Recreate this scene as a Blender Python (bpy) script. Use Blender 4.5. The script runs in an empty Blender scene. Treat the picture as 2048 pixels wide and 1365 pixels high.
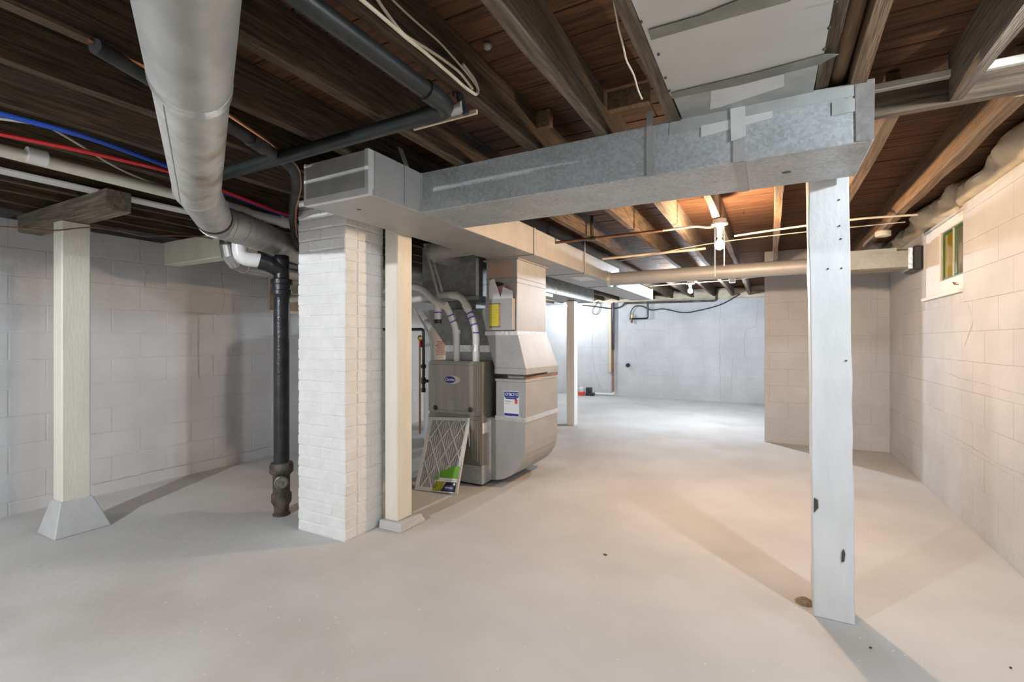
import bpy, bmesh, math, random
from mathutils import Vector, Matrix
random.seed(7)
scene = bpy.context.scene
COL = scene.collection

# ------------------------------------------------------------------ camera
CAM_H = 1.25
F = 960.0                      # focal length in pixels of the 2048 x 1365 frame
YAW = math.atan(516.0 / 960.0)
cam_d = bpy.data.cameras.new('camera'); cam = bpy.data.objects.new('camera', cam_d); COL.objects.link(cam)
cam_d.sensor_width = 36.0; cam_d.lens = 36.0 * F / 2048.0; cam_d.clip_start = 0.02
cam.location = (0, 0, CAM_H); cam.rotation_euler = (math.pi / 2, 0, YAW)
scene.camera = cam

# ------------------------------------------------------------------ world, exposure
w = bpy.data.worlds.new('world'); scene.world = w; w.use_nodes = True
w.node_tree.nodes['Background'].inputs[0].default_value = (0.75, 0.85, 1.0, 1)
w.node_tree.nodes['Background'].inputs[1].default_value = 0.6
vs = scene.view_settings
vs.view_transform = 'Standard'; vs.look = 'None'; vs.gamma = 1.0; vs.use_curve_mapping = False
vs.exposure = 0.25
scene.cycles.max_bounces = 10; scene.cycles.diffuse_bounces = 7
scene.cycles.sample_clamp_indirect = 6.0
scene.cycles.caustics_reflective = False; scene.cycles.caustics_refractive = False

# bulb strengths (emission of the glass) and colours
BULB = {
    'warm':   ((1.0, 0.68, 0.42), 2900.0),
    'cool':   ((0.80, 0.89, 1.0), 5200.0),
    'dim':    ((0.82, 0.91, 1.0), 1900.0),
    'side':   ((0.84, 0.93, 1.0), 1750.0),
    'backl':  ((0.90, 0.95, 1.0), 8200.0),
}

# ------------------------------------------------------------------ pixel -> place helpers
CY, SY = math.cos(YAW), math.sin(YAW)
def ray(px, py):
    a = (px - 1024.0) / F; b = (682.5 - py) / F
    return Vector((a * CY - SY, a * SY + CY, b))
def P(px, py, X=None, Y=None, Z=None):
    """the point of a known plane that a photo pixel shows"""
    r = ray(px, py)
    if X is not None: t = X / r.x
    elif Y is not None: t = Y / r.y
    else: t = (Z - CAM_H) / r.z
    return Vector((0, 0, CAM_H)) + r * t

# ------------------------------------------------------------------ geometry helpers: geo = (verts, faces)
def box(x0, x1, y0, y1, z0, z1):
    v = [(x0,y0,z0),(x1,y0,z0),(x1,y1,z0),(x0,y1,z0),(x0,y0,z1),(x1,y0,z1),(x1,y1,z1),(x0,y1,z1)]
    f = [(0,3,2,1),(4,5,6,7),(0,1,5,4),(1,2,6,5),(2,3,7,6),(3,0,4,7)]
    return v, f
def hexa(b, t):
    """four bottom and four top points, same order"""
    return [tuple(p) for p in b] + [tuple(p) for p in t], [(0,3,2,1),(4,5,6,7),(0,1,5,4),(1,2,6,5),(2,3,7,6),(3,0,4,7)]
def join(*geos):
    V, Fc = [], []
    for v, f in geos:
        n = len(V); V += [tuple(p) for p in v]; Fc += [tuple(i + n for i in q) for q in f]
    return V, Fc
def xf(geo, m):
    return [tuple(m @ Vector(p)) for p in geo[0]], geo[1]
def prism(pts, d):
    """polygon pts (3d, flat) pushed by vector d"""
    n = len(pts); d = Vector(d)
    v = [tuple(p) for p in pts] + [tuple(Vector(p) + d) for p in pts]
    f = [tuple(range(n))[::-1], tuple(range(n, 2 * n))] + [(i, (i+1) % n, n + (i+1) % n, n + i) for i in range(n)]
    return v, f
def bend(pts, r, seg=6):
    """round the corners of a polyline"""
    pts = [Vector(p) for p in pts]; out = [pts[0]]
    for i in range(1, len(pts) - 1):
        a, b, c = pts[i-1], pts[i], pts[i+1]
        u = (a - b); v = (c - b); la, lb = u.length, v.length
        if la < 1e-6 or lb < 1e-6: continue
        rr = min(r, la * .48, lb * .48)
        p0 = b + u / la * rr; p1 = b + v / lb * rr
        for k in range(seg + 1):
            t = k / seg
            out.append(p0 * (1-t)**2 + b * 2 * t * (1-t) + p1 * t * t)
    out.append(pts[-1]); return out
def tube(path, r, n=14, caps=True, rs=None):
    path = [Vector(p) for p in path]; m = len(path); V, Fc = [], []
    up = None
    for i, p in enumerate(path):
        t = (path[min(i+1, m-1)] - path[max(i-1, 0)]).normalized()
        if up is None:
            up = Vector((0,0,1)) if abs(t.z) < .9 else Vector((1,0,0))
        s = t.cross(up)
        if s.length < 1e-6: s = t.cross(Vector((0,1,0)))
        s.normalize(); up = s.cross(t).normalized()
        rad = rs[i] if rs else r
        for k in range(n):
            a = 2 * math.pi * k / n
            V.append(tuple(p + (s * math.cos(a) + up * math.sin(a)) * rad))
    for i in range(m - 1):
        for k in range(n):
            a, b = i*n + k, i*n + (k+1) % n
            Fc.append((a, b, b + n, a + n))
    if caps:
        Fc.append(tuple(range(n))[::-1]); Fc.append(tuple(range((m-1)*n, m*n)))
    return V, Fc
def lathe(prof, c, axis=(0,0,1), n=18):
    """prof: (radius, distance along axis)"""
    ax = Vector(axis).normalized(); c = Vector(c)
    pts = [c + ax * h for _, h in prof]
    s = ax.cross(Vector((0,1,0)) if abs(ax.y) < .9 else Vector((1,0,0))).normalized(); u = s.cross(ax)
    V, Fc = [], []
    for (r, h), p in zip(prof, pts):
        for k in range(n):
            a = 2*math.pi*k/n; V.append(tuple(p + (s*math.cos(a) + u*math.sin(a)) * max(r, 1e-4)))
    for i in range(len(prof)-1):
        for k in range(n):
            a, b = i*n+k, i*n+(k+1) % n; Fc.append((a, b, b+n, a+n))
    Fc.append(tuple(range(n))[::-1]); Fc.append(tuple(range((len(prof)-1)*n, len(prof)*n)))
    return V, Fc

def wloc(o):
    v = Vector((0,0,0))
    while o is not None: v += o.location; o = o.parent
    return v
def meshdata(name, geo, mats, bevel=0.0, smooth=False, off=(0,0,0), seg=1):
    bm = bmesh.new(); vs_ = [bm.verts.new(Vector(p) - Vector(off)) for p in geo[0]]
    for f in geo[1]:
        try: bm.faces.new([vs_[i] for i in f])
        except ValueError: pass
    bmesh.ops.recalc_face_normals(bm, faces=bm.faces)
    if bevel > 0:
        es = [e for e in bm.edges if len(e.link_faces) == 2 and e.calc_face_angle(0) > .5]
        bmesh.ops.bevel(bm, geom=es, offset=bevel, segments=seg, affect='EDGES', clamp_overlap=True)
    me = bpy.data.meshes.new(name); bm.to_mesh(me); bm.free()
    me.materials.append(mats)
    if smooth:
        for p in me.polygons: p.use_smooth = True
        try: me.set_sharp_from_angle(angle=math.radians(40))
        except Exception: pass
    return me
def mk(name, geo, m, parent=None, bevel=0.0, smooth=False, label=None, seg=1):
    off = wloc(parent) if parent is not None else Vector((0,0,0))
    o = bpy.data.objects.new(name, meshdata(name, geo, m, bevel, smooth, off, seg)); COL.objects.link(o)
    if parent is not None: o.parent = parent
    if label: o['label'] = label
    return o
def tag(o, label, cat, group=None):
    o['label'] = label; o['category'] = cat
    if group: o['group'] = group
    return o
def thing(name, label, cat, loc=(0,0,0), group=None):
    o = bpy.data.objects.new(name, None); COL.objects.link(o); o.location = loc; o.empty_display_size = .1
    return tag(o, label, cat, group)
def solo(name, geo, m, label, cat, base=None, **k):
    """a thing that is one mesh; origin at its base"""
    xs = [p[0] for p in geo[0]]; ys = [p[1] for p in geo[0]]; zs = [p[2] for p in geo[0]]
    b = Vector(base) if base else Vector(((min(xs)+max(xs))/2, (min(ys)+max(ys))/2, min(zs)))
    g = ([tuple(Vector(p) - b) for p in geo[0]], geo[1])
    o = mk(name, g, m, None, **k); o.location = b
    return tag(o, label, cat)
def struct(name, geo, m, **k):
    o = mk(name, geo, m, None, **k); o['kind'] = 'structure'; return o
def copy_to(src, parent, loc, rz=0.0):
    c = src.copy(); COL.objects.link(c); c.parent = parent; c.location = loc; c.rotation_euler = (0,0,rz); return c
def text_mesh(s, size, origin, u, v, m, name, parent, ext=.0006, align='CENTER', shear=0.0, bold=0.0):
    cu = bpy.data.curves.new('tmp_text', 'FONT'); cu.body = s; cu.size = size; cu.align_x = align; cu.align_y = 'CENTER'
    cu.extrude = ext; cu.shear = shear; cu.offset = bold; cu.resolution_u = 3
    ob = bpy.data.objects.new('tmp_text', cu); COL.objects.link(ob)
    dg = bpy.context.evaluated_depsgraph_get(); me = ob.evaluated_get(dg).to_mesh()
    u = Vector(u).normalized(); v = Vector(v).normalized(); n = u.cross(v)
    o = Vector(origin)
    V = [tuple(o + u*p.co.x + v*p.co.y + n*p.co.z) for p in me.vertices]
    Fc = [tuple(p.vertices) for p in me.polygons]
    bpy.data.objects.remove(ob)
    return mk(name, (V, Fc), m, parent)

# ------------------------------------------------------------------ materials
def mat(name, c1, c2=None, rough=.6, metal=0.0, scale=6.0, stretch=(1,1,1), contrast=(.35,.65), bump=0.0, bscale=60.0, detail=4.0, c3=None, spots=0.0):
    m = bpy.data.materials.new(name); m.use_nodes = True
    nt = m.node_tree; N = nt.nodes; L = nt.links; b = N['Principled BSDF']
    b.inputs['Roughness'].default_value = rough; b.inputs['Metallic'].default_value = metal
    b.inputs['Base Color'].default_value = (*c1, 1)
    geo = N.new('ShaderNodeNewGeometry'); mp = N.new('ShaderNodeMapping'); L.new(geo.outputs['Position'], mp.inputs['Vector'])
    mp.inputs['Scale'].default_value = stretch
    if c2 is not None:
        nz = N.new('ShaderNodeTexNoise'); nz.inputs['Scale'].default_value = scale; nz.inputs['Detail'].default_value = detail
        L.new(mp.outputs[0], nz.inputs['Vector'])
        cr = N.new('ShaderNodeValToRGB'); cr.color_ramp.elements[0].position = contrast[0]; cr.color_ramp.elements[1].position = contrast[1]
        cr.color_ramp.elements[0].color = (*c1, 1); cr.color_ramp.elements[1].color = (*c2, 1)
        L.new(nz.outputs[0], cr.inputs[0]); out = cr.outputs[0]
        if c3 is not None:
            nz2 = N.new('ShaderNodeTexNoise'); nz2.inputs['Scale'].default_value = scale * .37; nz2.inputs['Detail'].default_value = 6
            L.new(mp.outputs[0], nz2.inputs['Vector'])
            r2 = N.new('ShaderNodeValToRGB'); r2.color_ramp.elements[0].position = .58 - spots; r2.color_ramp.elements[1].position = .72 - spots
            L.new(nz2.outputs[0], r2.inputs[0])
            mx = N.new('ShaderNodeMix'); mx.data_type = 'RGBA'; L.new(r2.outputs[0], mx.inputs[0]); L.new(out, mx.inputs[6]); mx.inputs[7].default_value = (*c3, 1)
            out = mx.outputs[2]
        L.new(out, b.inputs['Base Color'])
    if bump > 0:
        nb = N.new('ShaderNodeTexNoise'); nb.inputs['Scale'].default_value = bscale; nb.inputs['Detail'].default_value = 5
        L.new(mp.outputs[0], nb.inputs['Vector'])
        bp = N.new('ShaderNodeBump'); bp.inputs['Strength'].default_value = bump; bp.inputs['Distance'].default_value = .01
        L.new(nb.outputs[0], bp.inputs['Height']); L.new(bp.outputs[0], b.inputs['Normal'])
    return m
def galv(name, c1, c2, rough=.42, metal=.75, scale=55.0, amt=1.0):
    """galvanised steel with its spangle"""
    m = bpy.data.materials.new(name); m.use_nodes = True
    nt = m.node_tree; N = nt.nodes; L = nt.links; b = N['Principled BSDF']
    b.inputs['Metallic'].default_value = metal; b.inputs['Roughness'].default_value = rough
    geo = N.new('ShaderNodeNewGeometry')
    vo = N.new('ShaderNodeTexVoronoi'); vo.inputs['Scale'].default_value = scale; L.new(geo.outputs['Position'], vo.inputs['Vector'])
    sp = N.new('ShaderNodeSeparateColor'); L.new(vo.outputs['Color'], sp.inputs[0])
    nz = N.new('ShaderNodeTexNoise'); nz.inputs['Scale'].default_value = 7; nz.inputs['Detail'].default_value = 5; L.new(geo.outputs['Position'], nz.inputs['Vector'])
    ad = N.new('ShaderNodeMath'); ad.operation = 'MULTIPLY_ADD'; L.new(sp.outputs[0], ad.inputs[0]); ad.inputs[1].default_value = .55 * amt; L.new(nz.outputs[0], ad.inputs[2])
    cr = N.new('ShaderNodeValToRGB'); cr.color_ramp.elements[0].position = .3; cr.color_ramp.elements[1].position = 1.0
    cr.color_ramp.elements[0].color = (*c1, 1); cr.color_ramp.elements[1].color = (*c2, 1)
    L.new(ad.outputs[0], cr.inputs[0]); L.new(cr.outputs[0], b.inputs['Base Color'])
    return m
def emit(name, c, s):
    m = bpy.data.materials.new(name); m.use_nodes = True; b = m.node_tree.nodes['Principled BSDF']
    b.inputs['Base Color'].default_value = (1,1,1,1); b.inputs['Emission Color'].default_value = (*c, 1); b.inputs['Emission Strength'].default_value = s
    return m

M = {}
M['floor'] = mat('floor_paint', (.54,.525,.505), (.61,.60,.58), rough=.8, scale=1.6, bump=.22, bscale=22, c3=(.455,.425,.39), spots=.03)
M['floor'].node_tree.nodes['Principled BSDF'].inputs['Specular IOR Level'].default_value = .15
M['wall'] = mat('wall_paint', (.50,.50,.50), (.575,.575,.575), rough=.7, scale=2.2, bump=.35, bscale=28, c3=(.46,.46,.465), spots=-.03)
M['mortar'] = mat('painted_mortar', (.50,.50,.50), (.575,.575,.575), rough=.85, scale=9, bump=.5, bscale=40)
M['brick'] = mat('painted_brick', (.80,.79,.77), (.86,.855,.84), rough=.6, scale=9, bump=.5, bscale=45)
M['brick_mortar'] = mat('painted_brick_mortar', (.80,.79,.77), (.86,.855,.84), rough=.8, scale=12, bump=.6, bscale=50)
M['post'] = mat('white_post_paint', (.77,.77,.74), (.83,.83,.80), rough=.5, scale=3, stretch=(3,3,.6), bump=.25, bscale=30)
M['post_cream'] = mat('cream_post_paint', (.72,.69,.58), (.79,.76,.66), rough=.5, scale=3, stretch=(3,3,.6), bump=.2, bscale=30)
M['post_blue'] = mat('worn_white_post_paint', (.64,.65,.65), (.73,.74,.74), rough=.5, scale=4, stretch=(2,2,.7), bump=.3, bscale=26, c3=(.53,.54,.54))
M['base_grey'] = mat('grey_base_paint', (.50,.50,.50), (.57,.57,.57), rough=.6, scale=6, bump=.3, bscale=40)
M['joist'] = mat('old_joist_wood', (.034,.021,.011), (.115,.076,.043), rough=.9, scale=9, stretch=(9,.55,9), bump=.5, bscale=26, c3=(.07,.052,.038))
M['joist_grey'] = mat('grey_joist_wood', (.095,.070,.048), (.20,.155,.110), rough=.85, scale=9, stretch=(9,.55,9), bump=.5, bscale=26)
M['joist_lit'] = mat('lit_tan_joist_wood', (.13,.080,.042), (.23,.145,.080), rough=.8, scale=8, stretch=(9,.5,9), bump=.4, bscale=26)  # same wood as the dark joists, lightened: warm bulb glow put into the colour
M['beamx'] = mat('old_beam_wood', (.13,.108,.078), (.26,.22,.17), rough=.85, scale=7, stretch=(.6,7,7), bump=.6, bscale=24)
M['headw'] = mat('dark_header_wood', (.05,.035,.022), (.13,.09,.058), rough=.9, scale=7, stretch=(.6,7,7), bump=.5, bscale=24)
M['plank'] = mat('subfloor_wood', (.060,.024,.009), (.140,.060,.022), rough=.9, scale=7, stretch=(.7,9,9), bump=.4, bscale=30, c3=(.045,.021,.010))
M['ceil'] = mat('dark_subfloor', (.05,.03,.02), rough=.9)
M['galv'] = galv('galvanised_steel', (.345,.368,.372), (.525,.552,.556), rough=.5, metal=.4, scale=95, amt=.9)
M['galv_l'] = galv('bright_galvanised_steel', (.36,.355,.345), (.46,.453,.44), rough=.52, metal=.3, scale=90, amt=.4)
M['galv_d'] = galv('dull_galvanised_steel', (.22,.23,.22), (.38,.39,.37), rough=.5, metal=.45, scale=30, amt=.7)
M['pipe_galv'] = mat('old_round_duct_steel', (.40,.40,.375), (.50,.50,.475), rough=.42, metal=.45, scale=9, bump=.22, bscale=16, c3=(.36,.31,.25), spots=-.03)
M['pipe_dirt'] = mat('stained_round_duct_steel', (.42,.415,.385), (.53,.525,.49), rough=.45, metal=.4, scale=14, bump=.05, bscale=20, c3=(.31,.24,.165), spots=.03)
M['boot'] = galv('tarnished_steel', (.30,.26,.19), (.42,.38,.30), rough=.4, metal=.7, scale=60, amt=.4)
M['chrome'] = galv('shiny_elbow_steel', (.6,.6,.6), (.75,.75,.74), rough=.2, metal=.95, scale=20, amt=.2)
M['foil'] = mat('foil_tape', (.72,.72,.70), (.86,.86,.84), rough=.3, metal=.85, scale=30, bump=.35, bscale=40)
M['tape'] = mat('grey_duct_tape', (.36,.37,.35), (.43,.44,.42), rough=.5, metal=.25, scale=12, bump=.12, bscale=30)
M['tape_d'] = mat('dark_duct_tape', (.16,.165,.14), (.23,.235,.20), rough=.45, metal=.3, scale=10, bump=.3, bscale=24)
M['tape_w'] = mat('pale_tape', (.60,.60,.58), (.68,.68,.66), rough=.45, metal=.2, scale=10, bump=.15, bscale=30)
M['panel'] = mat('sheet_metal_panel', (.46,.465,.445), (.53,.53,.51), rough=.45, metal=.35, scale=2.5)
M['black_pipe'] = mat('black_abs', (.010,.013,.013), (.018,.022,.021), rough=.42, scale=10)
M['cast'] = mat('cast_iron', (.012,.013,.015), (.03,.03,.033), rough=.32, scale=14, bump=.3, bscale=60)
M['rust'] = mat('rusty_cast_iron', (.03,.028,.026), (.12,.075,.05), rough=.6, scale=14, bump=.6, bscale=60, c3=(.17,.16,.13))
M['plug'] = mat('grey_brass_plug', (.14,.135,.11), (.26,.25,.21), rough=.45, metal=.4, scale=40, bump=.4, bscale=80)
M['foam_black'] = mat('pipe_insulation', (.02,.02,.02), (.05,.05,.048), rough=.8, scale=12)
M['copper'] = mat('copper', (.62,.28,.13), (.75,.36,.18), rough=.3, metal=.9, scale=8)
M['copper_old'] = mat('brown_copper', (.20,.10,.06), (.32,.18,.11), rough=.5, metal=.4, scale=10)
M['pvc'] = mat('white_pvc', (.74,.74,.72), (.80,.80,.78), rough=.3, scale=5)
M['pvc_cream'] = mat('cream_pvc', (.62,.60,.50), (.70,.68,.58), rough=.35, scale=5)
M['primer'] = mat('purple_primer', (.10,.08,.42), (.16,.12,.50), rough=.5, scale=20)
M['blue'] = mat('blue_pex', (.012,.075,.45), rough=.35)
M['red'] = mat('red_pex', (.62,.025,.03), rough=.35)
M['romex'] = mat('cream_cable', (.62,.53,.38), (.72,.63,.48), rough=.5, scale=10)
M['wire_grey'] = mat('grey_cable', (.40,.38,.30), (.5,.47,.38), rough=.5, scale=10)
M['wire_black'] = mat('black_cable', (.02,.02,.02), rough=.5)
M['cabinet'] = mat('furnace_steel', (.33,.31,.275), (.39,.37,.33), rough=.34, metal=.6, scale=3, stretch=(5,5,.4))
M['dark'] = mat('black_rubber', (.025,.025,.025), rough=.8)
M['knob'] = mat('black_plastic', (.025,.025,.025), rough=.4)
M['logo_blue'] = mat('logo_blue', (.02,.025,.30), rough=.35)
M['logo_white'] = mat('logo_white', (.85,.85,.82), rough=.4)
M['logo_silver'] = mat('logo_silver', (.66,.66,.60), rough=.3, metal=.3)
M['paper'] = mat('white_paper', (.74,.74,.74), (.80,.80,.80), rough=.7, scale=6)
M['paper_red'] = mat('pink_paper', (.38,.18,.20), rough=.7)
M['yellow'] = mat('yellow_sticker', (.72,.60,.01), rough=.5)
M['orange_ink'] = mat('orange_ink', (.72,.16,.02), rough=.5)
M['ink'] = mat('grey_ink', (.42,.40,.12), rough=.6)
M['greyink'] = mat('grey_print', (.38,.38,.38), rough=.6)
M['redink'] = mat('red_print', (.55,.10,.08), rough=.6)
M['card'] = mat('filter_cardboard', (.62,.62,.60), (.68,.68,.66), rough=.7, scale=10)
M['media'] = mat('filter_media', (.40,.40,.395), (.50,.50,.49), rough=.9, scale=20, stretch=(1,1,.3))
M['green'] = mat('green_print', (.11,.36,.02), (.16,.42,.03), rough=.5, scale=9)
M['flower'] = mat('yellow_print', (.40,.40,.01), (.16,.20,.02), rough=.5, scale=60, contrast=(.45,.55))
M['navy'] = mat('navy_print', (.012,.012,.02), rough=.5)
M['oval'] = mat('blue_print', (.06,.07,.28), rough=.5)
M['pinkboard'] = mat('copper_toned_panel', (.50,.33,.25), (.56,.38,.30), rough=.5, metal=.3, scale=5)
M['heater'] = mat('white_enamel', (.78,.78,.77), rough=.3)
M['foam'] = mat('spray_foam', (.56,.48,.35), (.68,.60,.46), rough=.85, scale=6, bump=.5, bscale=14, c3=(.46,.41,.33))
M['white_trim'] = mat('white_window_paint', (.78,.74,.68), (.84,.80,.75), rough=.6, scale=8, bump=.2, bscale=30)
M['sash'] = mat('green_sash', (.02,.09,.025), (.04,.15,.045), rough=.4, scale=12)
M['pane_y'] = mat('yellowed_pane', (.24,.19,.012), (.32,.25,.03), rough=.12, scale=3)
M['pane_g'] = mat('grey_pane', (.24,.22,.19), (.13,.14,.10), rough=.08, scale=5)
M['plywood'] = mat('board_plywood', (.58,.44,.26), (.66,.53,.34), rough=.7, scale=5, stretch=(1,1,4))
M['ceramic'] = mat('lamp_holder_porcelain', (.62,.58,.50), rough=.35)
M['wood_strip'] = mat('pale_wood_strip', (.60,.50,.36), (.68,.57,.42), rough=.7, scale=5, stretch=(5,5,.5))
M['orange'] = mat('orange_plastic', (.75,.07,.03), rough=.4)
M['clearp'] = mat('translucent_white_plastic', (.62,.60,.60), rough=.3)
M['redvalve'] = mat('red_valve', (.45,.015,.015), rough=.4)
M['brass'] = mat('brass', (.65,.45,.12), rough=.35, metal=.7)
M['crack'] = mat('crack_dirt', (.20,.185,.165), rough=.9)
M['debris'] = mat('paint_chip_dark', (.07,.06,.05), rough=.9)
M['sawdust'] = mat('sawdust', (.22,.16,.10), (.34,.26,.17), rough=.95, scale=60, bump=.8, bscale=120)
M['chip'] = mat('paint_chip_white', (.80,.80,.79), rough=.7)

# ------------------------------------------------------------------ the shell
XL, XR, YF, YB = -4.77, 1.18, 10.7, -3.2      # left wall, right wall, far wall, wall behind the camera
XJ, YJ = -.06, 6.72                           # the jog in the right wall
ZJ, ZB = 2.17, 2.355                          # joist underside, subfloor underside
floor = struct('floor', box(XL-.3, XR+.5, YB-.2, YF+.3, -.15, 0), M['floor'])
def crack(pix):
    pts = [P(x, y, Z=0) for x, y in pix]; V, Fc = [], []
    fine = []
    for a, b in zip(pts, pts[1:]):
        for k in range(8):
            q = a.lerp(b, k/8); fine.append(q + Vector((random.uniform(-.012,.012), random.uniform(-.02,.02), 0)))
    fine.append(pts[-1])
    for i, p in enumerate(fine):
        d = (fine[min(i+1,len(fine)-1)] - fine[max(i-1,0)]).normalized(); n = Vector((-d.y, d.x, 0)) * random.uniform(.0008,.0022)
        V += [(p.x-n.x, p.y-n.y, .0012), (p.x+n.x, p.y+n.y, .0012)]
    Fc = [(2*i, 2*i+1, 2*i+3, 2*i+2) for i in range(len(fine)-1)]
    mk('crack', (V, Fc), M['crack'], floor)
crack([(1120,903),(1150,893),(1200,884),(1215,880),(1300,878),(1372,878),(1410,870),(1470,868),(1528,872)])

def quoin(sz, m, name, bev=.006):      # front of one block: sz = (length, depth, height), centred, front faces -Y
    return meshdata(name, box(-sz[0]/2, sz[0]/2, 0, sz[1], -sz[2]/2, sz[2]/2), m, bev)
def block_wall(parent, a, b, z_top, holes=(), start=-.108, skip=0.0, face=+1, jo=.0018, dep=.0016):
    """courses of painted blocks from plan point a to b; blocks stand proud of the mortar behind. face=+1: room is on the left of a->b"""
    a, b = Vector(a), Vector(b); L = (b - a).length; d = (b - a) / L
    nrm = Vector((-d.y, d.x)) * face
    ang = math.atan2(-nrm.x, nrm.y) + math.pi      # turns local -Y onto nrm
    meshes = {}
    k = 0; z = start
    while z < z_top - .03:
        z0, z1 = max(z, 0.0), min(z + .2032, z_top)
        s = -.2032 if k % 2 else 0.0; s -= skip
        while s < L - .02:
            s0, s1 = max(s, 0), min(s + .4064, L)
            mid = (s0 + s1) / 2; zm = (z0 + z1) / 2
            bad = any(h0 - .05 < s1 and s0 < h1 + .05 and z0 < hz1 and z1 > hz0 for h0, h1, hz0, hz1 in holes)
            parts = [(s0, s1)]
            if bad:
                h0, h1 = [(h0, h1) for h0, h1, hz0, hz1 in holes if h0 - .05 < s1 and s0 < h1 + .05 and z0 < hz1 and z1 > hz0][0]
                parts = [(s0, min(s1, h0)), (max(s0, h1), s1)]
            for q0, q1 in parts:
                if q1 - q0 < .04: continue
                use = M['wall']
                key = (round(q1 - q0, 3), round(z1 - z0, 3), use.name)
                if key not in meshes: meshes[key] = quoin((key[0] - jo, .05, key[1] - jo), use, 'block', dep)
                o = bpy.data.objects.new('block', meshes[key]); COL.objects.link(o); o.parent = parent
                p = a + d * ((q0 + q1) / 2) + nrm * random.uniform(-dep*.5, 0)
                o.location = (p.x, p.y, (z0 + z1) / 2); o.rotation_euler = (random.uniform(-.004,.004), 0, ang + random.uniform(-.003,.003))
            s += .4064
        z += .2032; k += 1

T = .0035   # mortar set back
WL_TOP, WR_TOP, WF_TOP = 2.127, 2.20, 2.12
# left wall with the boarded window
W2 = (3.32, 4.12, 1.56, 1.93)
wl = struct('wall_left', join(box(XL-.25, XL-T, YB, W2[0], 0, WL_TOP-.01), box(XL-.25, XL-T, W2[1], YF, 0, WL_TOP-.01),
    box(XL-.25, XL-T, W2[0], W2[1], 0, W2[2]), box(XL-.25, XL-T, W2[0], W2[1], W2[3], WL_TOP-.01), box(XL-.25, XL-.18, YB, YF, WL_TOP-.01, ZB+.03)), M['mortar'])
block_wall(wl, (XL, .5), (XL, 7.0), WL_TOP, holes=[(W2[0]-.5, W2[1]-.5, W2[2], W2[3])], face=-1, jo=.0045, dep=.004)
# right wall with the small window
W1 = (4.42, 5.38, 1.60, 2.17)
wr = struct('wall_right', join(box(XR+T, XR+.25, YB, W1[0], 0, WR_TOP-.01), box(XR+T, XR+.25, W1[1], YJ+.2, 0, WR_TOP-.01),
    box(XR+T, XR+.25, W1[0], W1[1], 0, W1[2]), box(XR+T, XR+.25, W1[0], W1[1], W1[3], WR_TOP-.01), box(XR+.16, XR+.25, YB, YJ+.2, WR_TOP-.01, ZB+.03)), M['mortar'])
block_wall(wr, (XR, 1.7), (XR, YJ), WR_TOP, holes=[(W1[0]-1.7, W1[1]-1.7, W1[2], W1[3])], face=1, skip=.1)
wj = struct('wall_corner', join(box(XJ, XR+.25, YJ+T, YJ+.25, 0, ZB)), M['mortar'])
block_wall(wj, (XJ, YJ), (XR, YJ), 2.14, face=-1, skip=.15)
ws = struct('wall_alcove', join(box(XJ+T, XJ+.25, YJ+.25, YF+.2, 0, ZB)), M['mortar'])
block_wall(ws, (XJ, YJ), (XJ, YF), 2.14, face=1)
wf = struct('wall_far', join(box(XL-.25, XJ+.25, YF+T, YF+.25, 0, WF_TOP-.01), box(XL-.25, XJ+.25, YF+.18, YF+.25, WF_TOP-.01, ZB+.03)), M['mortar'])
block_wall(wf, (XL, YF), (XJ, YF), WF_TOP, face=-1, skip=.1)
struct('wall_near', box(XL-.25, XR+.5, YB-.2, YB, 0, ZB+.03), M['wall'])

# ceiling: slab > planks, joists, header
ceiling = struct('ceiling', box(XL-.3, XR+.5, YB-.2, YF+.3, ZB+.03, ZB+.13), M['ceil'])
pl_me = {}
y = YB; k = 0
while y < YF + .1:
    wd = random.choice((.118, .128, .138, .145))
    if y < .2: wd = .3
    cut = random.uniform(XL + 1.2, XR - 1.0)
    for x0, x1 in ((XL-.2, cut), (cut + .004, XR+.2)):
        key = (wd,)
        me = meshdata('plank', box(x0, x1, y + .003, y + wd - .003, ZB + random.uniform(0,.004), ZB + .028), M['plank'], .002)
        o = bpy.data.objects.new('plank', me); COL.objects.link(o); o.parent = ceiling
    y += wd; k += 1
def joist(x, y0, y1, m='joist', wd=.046, z0=ZJ, ragged=.006):
    n = max(2, int((y1 - y0) / .35)); V, Fc = [], []
    for i in range(n + 1):
        yy = y0 + (y1 - y0) * i / n; dx = random.uniform(-1,1) * .003; dz = random.uniform(-1,1) * ragged; a = random.uniform(-1,1)*.004
        for px_, pz in ((-wd/2 - a, z0 + dz), (wd/2 + a, z0 + dz + random.uniform(-.004,.004)), (wd/2, ZB), (-wd/2, ZB)):
            V.append((x + px_ + dx, yy, pz))
    for i in range(n):
        for q in range(4):
            a, b = i*4 + q, i*4 + (q+1) % 4; Fc.append((a, b, b+4, a+4))
    Fc += [(0,1,2,3), tuple(range(n*4, n*4+4))[::-1]]
    return mk('joist', (V, Fc), M[m], ceiling)
for x, m in ((-.352,'joist_grey'),(-.665,'joist_grey'),(-1.01,'joist'),(-1.43,'joist'),(-1.84,'joist'),(-2.22,'joist'),(-2.63,'joist'),(-3.02,'joist'),(-3.36,'joist'),(-3.60,'joist'),(-3.86,'joist'),(-4.14,'joist'),(-4.42,'joist'),(-4.68,'joist')):
    joist(x, YB, YF + .15, m)
joist(.05, 2.48, YJ + .05, 'joist_lit'); joist(.165, YB, 2.43, 'joist'); joist(.275, YB, 2.43, 'joist_lit'); joist(.63, YB, 2.43, 'joist_grey'); joist(1.0, YB, 2.43, 'joist')
joist(.445, 2.48, YJ + .05, 'joist_lit', .05); joist(.835, 2.48, YJ + .05, 'joist_lit', .05)
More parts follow.
